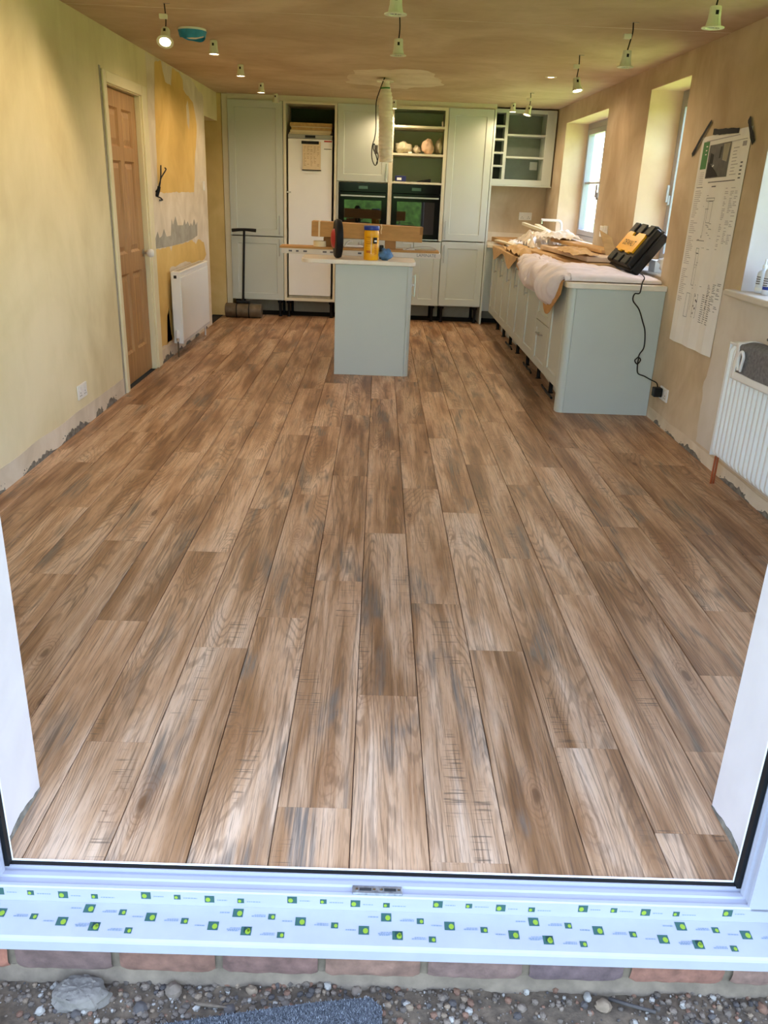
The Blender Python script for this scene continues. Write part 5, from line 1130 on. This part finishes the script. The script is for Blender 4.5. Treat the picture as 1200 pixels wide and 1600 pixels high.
# ================================================================== CEILING LAMPS
M_BODY = mat('lamp_white', (226, 224, 200), 0.45, 0.02, 6)
M_LENS_OFF = mat('unlit_lens', (190, 190, 180), 0.2)
M_LENS = emat('lamp_lens', (1.0, 0.80, 0.55), 22.0)
def downlight(x, y, drop, lab, tilt=(0, 0), flange=0.045, cable=True, junction=0, bend=0.0, lit=True):
    """fitting hanging 'drop' metres below the ceiling (0: pushed up to it)"""
    d = thing('ceiling_spotlight', lab, 'spotlight', (x, y, ZC), 'hanging ceiling spotlights')
    top = Vector((x + bend, y, ZC - drop)); ax = Vector((tilt[0], tilt[1], -1)).normalized(); H = 0.082
    if cable and drop > 0.01:
        pts = [(x, y, ZC), (x + 0.003, y, ZC - drop * 0.35), (x + bend * 0.6 + 0.004, y, ZC - drop * 0.65), tuple(top + ax * 0.004)]
        MB().sweep(smoothpath(pts, 5), 0.0035, 6).build('cable', M_BLACK, d, smooth=True)
        if junction: MB().box(x - 0.03 + bend, x + 0.012 + bend, y - 0.012, y + 0.012, ZC - drop * 0.5 - 0.012, ZC - drop * 0.5 + 0.012).build('terminal_block', M_BODY, d, bevel=0.003)
        MB().box(x - 0.006, x + 0.03, y - 0.003, y + 0.003, ZC - 0.003, ZC).build('spring_clip', M_NICKEL, d)
    MB().lathe([(0, 0), (0.022, 0), (0.024, 0.004), (0.026, 0.045), (0.032, H - 0.008), (flange, H - 0.004), (flange, H), (0.030, H), (0.029, H - 0.006)], top, ax, 22).build('body', M_BODY, d, smooth='angle')
    side = ax.orthogonal().normalized()
    for q in (0.0, 0.022):
        pass
    u_ = Vector((1, 0, 0)) - ax * ax.x; u_.normalize(); w_ = ax.cross(u_); w_ = w_ if w_.y < 0 else -w_
    MB().obox(top + ax * 0.026 + w_ * 0.0255, u_ * 0.006, ax * 0.008, w_ * 0.002).build('vent_slot', M_DARK, d)
    for q in (-0.006, 0.006): MB().sweep([top + ax * 0.05 + w_ * 0.029 + u_ * q, top + ax * (H + 0.012) + w_ * (flange * 0.95) + u_ * q], 0.0016, 5).build('spring_wire', M_BODY, d)
    MB().lathe([(0, H - 0.003), (0.029, H - 0.005)], top, ax, 20).build('lens', M_LENS if lit else M_LENS_OFF, d)
    if not lit: return d
    ld = bpy.data.lights.new('spot', 'SPOT'); ld.energy = LAMP_W; ld.color = LAMP_COL; ld.spot_size = math.radians(172); ld.spot_blend = 0.6; ld.shadow_soft_size = 0.03
    lo = bpy.data.objects.new('spot_lamp', ld); COL.objects.link(lo); lo.parent = d
    lo.matrix_basis = Matrix.Translation(top + ax * (H + 0.006) - Vector((x, y, ZC))) @ ax.to_track_quat('-Z', 'Y').to_matrix().to_4x4()
    return d
downlight(-1.192, 5.08, 0.125, 'lit spotlight dangling and tilted left of the blue detector', tilt=(0.08, -0.75), junction=1)
downlight(-1.145, 6.22, 0.004, 'second lit spotlight in the left row, right of the blue detector', cable=False, flange=0.037)
downlight(-1.147, 7.36, 0.004, 'third lit spotlight in the left row above the radiator', cable=False, flange=0.037)
downlight(-1.136, 8.48, 0.012, 'fourth lit spotlight in the left row, near the larder', cable=False, flange=0.037)
downlight(-1.122, 9.48, 0.004, 'small spotlight close in front of the left larder top', cable=False, lit=False, flange=0.034)
downlight(0.038, 3.90, 0.130, 'spotlight cut by the top edge at the centre', lit=False, junction=0, flange=0.047)
downlight(0.072, 5.10, 0.118, 'spotlight hanging on a straight cable before the extractor duct', lit=False, flange=0.045)
downlight(0.110, 9.42, 0.020, 'small lit spotlight just right of the extractor duct', cable=False, flange=0.036)
downlight(1.395, 4.00, 0.112, 'spotlight hanging at the top right corner', lit=False, flange=0.047)
downlight(1.330, 5.05, 0.135, 'spotlight with terminal block on the right, nearest the poster', lit=False, junction=1, bend=-0.014, flange=0.045)
downlight(1.303, 6.21, 0.138, 'lit spotlight on a kinked cable in front of the window', tilt=(0.15, -0.22), junction=1, bend=-0.004, flange=0.040)
downlight(1.368, 8.50, 0.110, 'lit tilted spotlight hanging before the wall cabinet', tilt=(-0.25, -0.1), junction=1, flange=0.042)
downlight(1.346, 9.42, 0.006, 'small spotlight at the ceiling next to the right larder', cable=False, flange=0.036)
downlight(-1.19, 3.80, 0.08, 'lit spotlight above the near left wall, beyond the picture top', tilt=(-0.2, 0.05), flange=0.045)
# one fitting already pushed into the ceiling
d = thing('recessed_spotlight', 'flush lit spotlight in the ceiling right of centre', 'spotlight', (1.333, 7.35, ZC))
MB().lathe([(0.030, 0), (0.046, 0), (0.046, 0.004), (0.030, 0.006)], (1.333, 7.35, ZC), (0, 0, -1), 24).build('bezel', M_BODY, d, smooth='angle')
MB().lathe([(0, 0.002), (0.030, 0.002)], (1.333, 7.35, ZC), (0, 0, -1), 20).build('lens', M_LENS, d)
ld = bpy.data.lights.new('spot', 'SPOT'); ld.energy = LAMP_W; ld.color = LAMP_COL; ld.spot_size = math.radians(172); ld.spot_blend = 0.6; ld.shadow_soft_size = 0.03
lo = bpy.data.objects.new('spot_lamp', ld); COL.objects.link(lo); lo.parent = d; lo.location = (0, 0, -0.012)
# smoke detector wrapped in blue tape
d = thing('smoke_detector', 'white smoke detector wrapped in blue tape on the ceiling', 'detector', (-1.205, 5.84, ZC))
MB().lathe([(0, 0), (0.086, 0), (0.086, 0.012), (0.080, 0.020), (0.070, 0.040), (0.030, 0.052), (0, 0.052)], (-1.205, 5.84, ZC), (0, 0, -1), 30).build('base', M_SOCK, d, smooth='angle')
m = MB()
m.grid(lambda u_, v_: (-1.205 + (0.0875 - 0.010 * v_ + 0.003 * ns(u_ * 20, v_ * 4)) * math.cos(u_ * 2 * math.pi), 5.84 + (0.0875 - 0.010 * v_ + 0.003 * ns(u_ * 20, v_ * 4)) * math.sin(u_ * 2 * math.pi), ZC - 0.012 - (0.030 + 0.018 * abs(math.sin(u_ * 2 * math.pi + 0.3)) + 0.006 * ns(u_ * 9, 2)) * v_), 60, 6)
m.build('blue_tape', M_BLUETAPE, d, smooth=True)

# ================================================================== OUTDOORS IN FRONT OF THE SILL
def rock_mesh(mb, c, r, seed, nu=7, nv=5, flat=0.7, cold=None):
    if cold is not None: mb.mi = cold
    rx, rz_ = seed * 1.7, seed * 3.1; ca, sa = math.cos(rx), math.sin(rx); sx, sy = 0.75 + 0.5 * abs(ns(seed, 1.5)), 0.75 + 0.5 * abs(ns(seed, 7.5))
    rings = []
    for j in range(nv):
        ph = -math.pi / 2 + math.pi * j / (nv - 1); ring = []
        n_ = 1 if j in (0, nv - 1) else nu
        for i in range(n_):
            th = 2 * math.pi * i / nu + j * 0.4
            d = Vector((math.cos(ph) * math.cos(th), math.cos(ph) * math.sin(th), math.sin(ph)))
            k = r * (1 + 0.32 * ns(d.x * 1.9 + seed * 5, d.y * 1.9, d.z * 1.9))
            x, y, z = d.x * k * sx, d.y * k * sy, d.z * k * flat
            ring.append(mb.v(c[0] + x * ca - y * sa, c[1] + x * sa + y * ca, c[2] + z))
        rings.append(ring)
    for a, b in zip(rings, rings[1:]):
        for i in range(nu):
            if len(a) == 1: mb.f(a[0], b[(i + 1) % nu], b[i])
            elif len(b) == 1: mb.f(a[i], a[(i + 1) % nu], b[0])
            else: mb.f(a[i], a[(i + 1) % nu], b[(i + 1) % nu], b[i])
PEB = [mat('pebble_%d' % i, c, 0.9, 0.12, 40) for i, c in enumerate([(110, 94, 78), (86, 74, 62), (120, 100, 78), (70, 62, 56), (148, 138, 124), (110, 78, 58), (96, 82, 68)])]
def gz(x, y): return -0.229 + 0.010 * ns(x * 6, y * 6) + 0.008 * max(0.0, ns(x * 1.6, 4)) + 0.02 * max(0, (1.25 - y))*0
MB().grid(lambda a, b: (-1.4 + 3.0 * a, 0.85 + 0.46 * b, gz(-1.4 + 3.0 * a, 0.85 + 0.46 * b) + 0.004 * ns(a * 120, b * 20)), 160, 30).build('rough_soil', M_SOIL, bpy.data.objects['ground'], smooth=True)
mb = MB()
for k in range(9500):
    x = random.uniform(-1.25, 1.4); y = random.uniform(0.95, 1.30)
    dens = 0.35 + 0.65 * min(1, max(0, 0.5 + 1.5 * ns(x * 3, y * 5, 2) - 0.15 * x))
    if random.random() > dens: continue
    r = 0.0026 + 0.0085 * random.random() ** 2.6
    rock_mesh(mb, (x, y, gz(x, y) + r * 0.25), r, k * 0.377, 6, 4, 0.75, random.choice((0, 0, 1, 1, 2, 3, 4, 5, 6, 6)))
tag(mb.build('gravel', PEB, weld=False), 'loose brown and grey gravel on the soil below the sill', 'gravel', kind='stuff')
for k, (x, y, r, ci, lab) in enumerate([(-0.395, 1.275, 0.024, 0, 'grey broken stone right of the big concrete lump'), (-0.455, 1.235, 0.015, 3, 'dark stone between the concrete lump and the carpet'), (0.005, 1.285, 0.012, 0, 'grey pebble against the bricks above the carpet'), (-0.265, 1.235, 0.017, 3, 'dark grey stone beside the pale splinter'), (-0.225, 1.283, 0.013, 2, 'tan stone close under the sill brick left of centre'), (0.365, 1.255, 0.012, 0, 'grey pebble in the soil right of the carpet'), (0.515, 1.283, 0.011, 4, 'upright pale pebble right of centre'), (0.545, 1.262, 0.018, 2, 'brown stone right of the pale pebble'), (-0.585, 1.215, 0.013, 3, 'black stone below the concrete lump'), (-0.665, 1.225, 0.012, 4, 'white chip of stone at the far left'), (0.90, 1.27, 0.014, 5, 'reddish stone at the far right'), (0.735, 1.215, 0.016, 3, 'dark slate chip at the bottom right')]):
    mb = MB(); rock_mesh(mb, (x, y, gz(x, y) + r * 0.35), r, 3.3 + k * 1.9, 10, 7, 0.75); tag(mb.build('stone', PEB[ci], smooth='angle'), lab, 'stone', 'stones in front of the sill')
mb = MB()
def lumpf(a, b):
    th = a * 2 * math.pi; ph = (b - 0.5) * math.pi
    d = Vector((math.cos(ph) * math.cos(th), math.cos(ph) * math.sin(th), math.sin(ph))); k = 1 + 0.22 * ns(d.x * 1.7, d.y * 1.7, d.z * 1.7 + 4) + 0.10 * ns(d.x * 6, d.y * 6, d.z * 6)
    z = d.z * k * 0.034; return (-0.592 + 0.062 * d.x * k, 1.258 + 0.040 * d.y * k, -0.222 + (z if z < 0.022 else 0.022 + (z - 0.022) * 0.3) + 0.004 * ns(d.x * 9, d.y * 9))
mb.grid(lumpf, 44, 26); tag(mb.build('concrete_chunk', M_CONC, smooth='angle'), 'large grey concrete chunk at the left below the bricks', 'rubble')
tag(MB().prism([(-0.345, 1.247), (-0.30, 1.243), (-0.262, 1.236), (-0.30, 1.237), (-0.335, 1.241)], lambda x, y: (x, y, -0.222), lambda x, y: (x, y, -0.217)).build('pale_splinter', M_TIMBER, bevel=0.001), 'pale thin splinter lying above the carpet offcut', 'splinter')
tag(MB().sweep([(0.56, 1.278, -0.219), (0.60, 1.262, -0.216), (0.655, 1.248, -0.219)], 0.004, 6).build('twig', PEB[3], smooth=True), 'dark twig on the soil at the right', 'twig')
# carpet offcut: pile as short tufts on a backing
c = thing('carpet_offcut', 'blue grey carpet offcut lying on the gravel', 'carpet', (-0.13, 1.2, -0.225))
def cz(x, y): return -0.214 + 0.012 * (x + 0.4) * 0.5 + 0.003 * ns(x * 8, y * 8)
cq = [(-0.52, 1.172), (-0.10, 1.246), (0.035, 1.262), (0.060, 1.240), (0.066, 0.98), (-0.52, 0.98)]
m = MB(); m.prism(cq, lambda x, y: (x, y, cz(x, y) - 0.014), lambda x, y: (x, y, cz(x, y))); m.build('backing', M_CARPET, c)
def inside(x, y):
    n_ = len(cq); r_ = False
    for i in range(n_):
        (xa_, ya_), (xb_, yb_) = cq[i], cq[(i + 1) % n_]
        if (ya_ > y) != (yb_ > y) and x < (xb_ - xa_) * (y - ya_) / (yb_ - ya_) + xa_: r_ = not r_
    return r_
m = MB(); TC = [mat('tuft_%d' % i, q, 1.0, 0.1, 60) for i, q in enumerate([(106, 106, 106), (80, 80, 82), (136, 136, 136), (60, 60, 62)])]
for k in range(15000):
    x = random.uniform(-0.45, 0.068); y = random.uniform(1.10, 1.265)
    if not inside(x, y): continue
    z = cz(x, y); a = random.random() * 6.28; r = 0.0014; h = random.uniform(0.003, 0.006); m.mi = random.choice((0, 0, 1, 2, 3))
    q = [m.v(x + r * math.cos(a + t), y + r * math.sin(a + t), z - 0.001) for t in (0, 2.1, 4.2)]; tp = m.v(x + random.uniform(-0.003, 0.003), y + random.uniform(-0.003, 0.003), z + h)
    for i in range(3): m.f(q[i], q[(i + 1) % 3], tp)
o = m.build('pile', TC, c, weld=False); o['kind'] = 'stuff'
tag(MB().prism([(-0.83, 1.235), (-0.757, 1.235), (-0.728, 1.12), (-0.80, 1.12)], lambda x, y: (x, y, -0.235), lambda x, y: (x, y, -0.190)).build('timber_offcut', M_TIMBER, bevel=0.004), 'weathered timber offcut at the bottom left corner', 'timber')
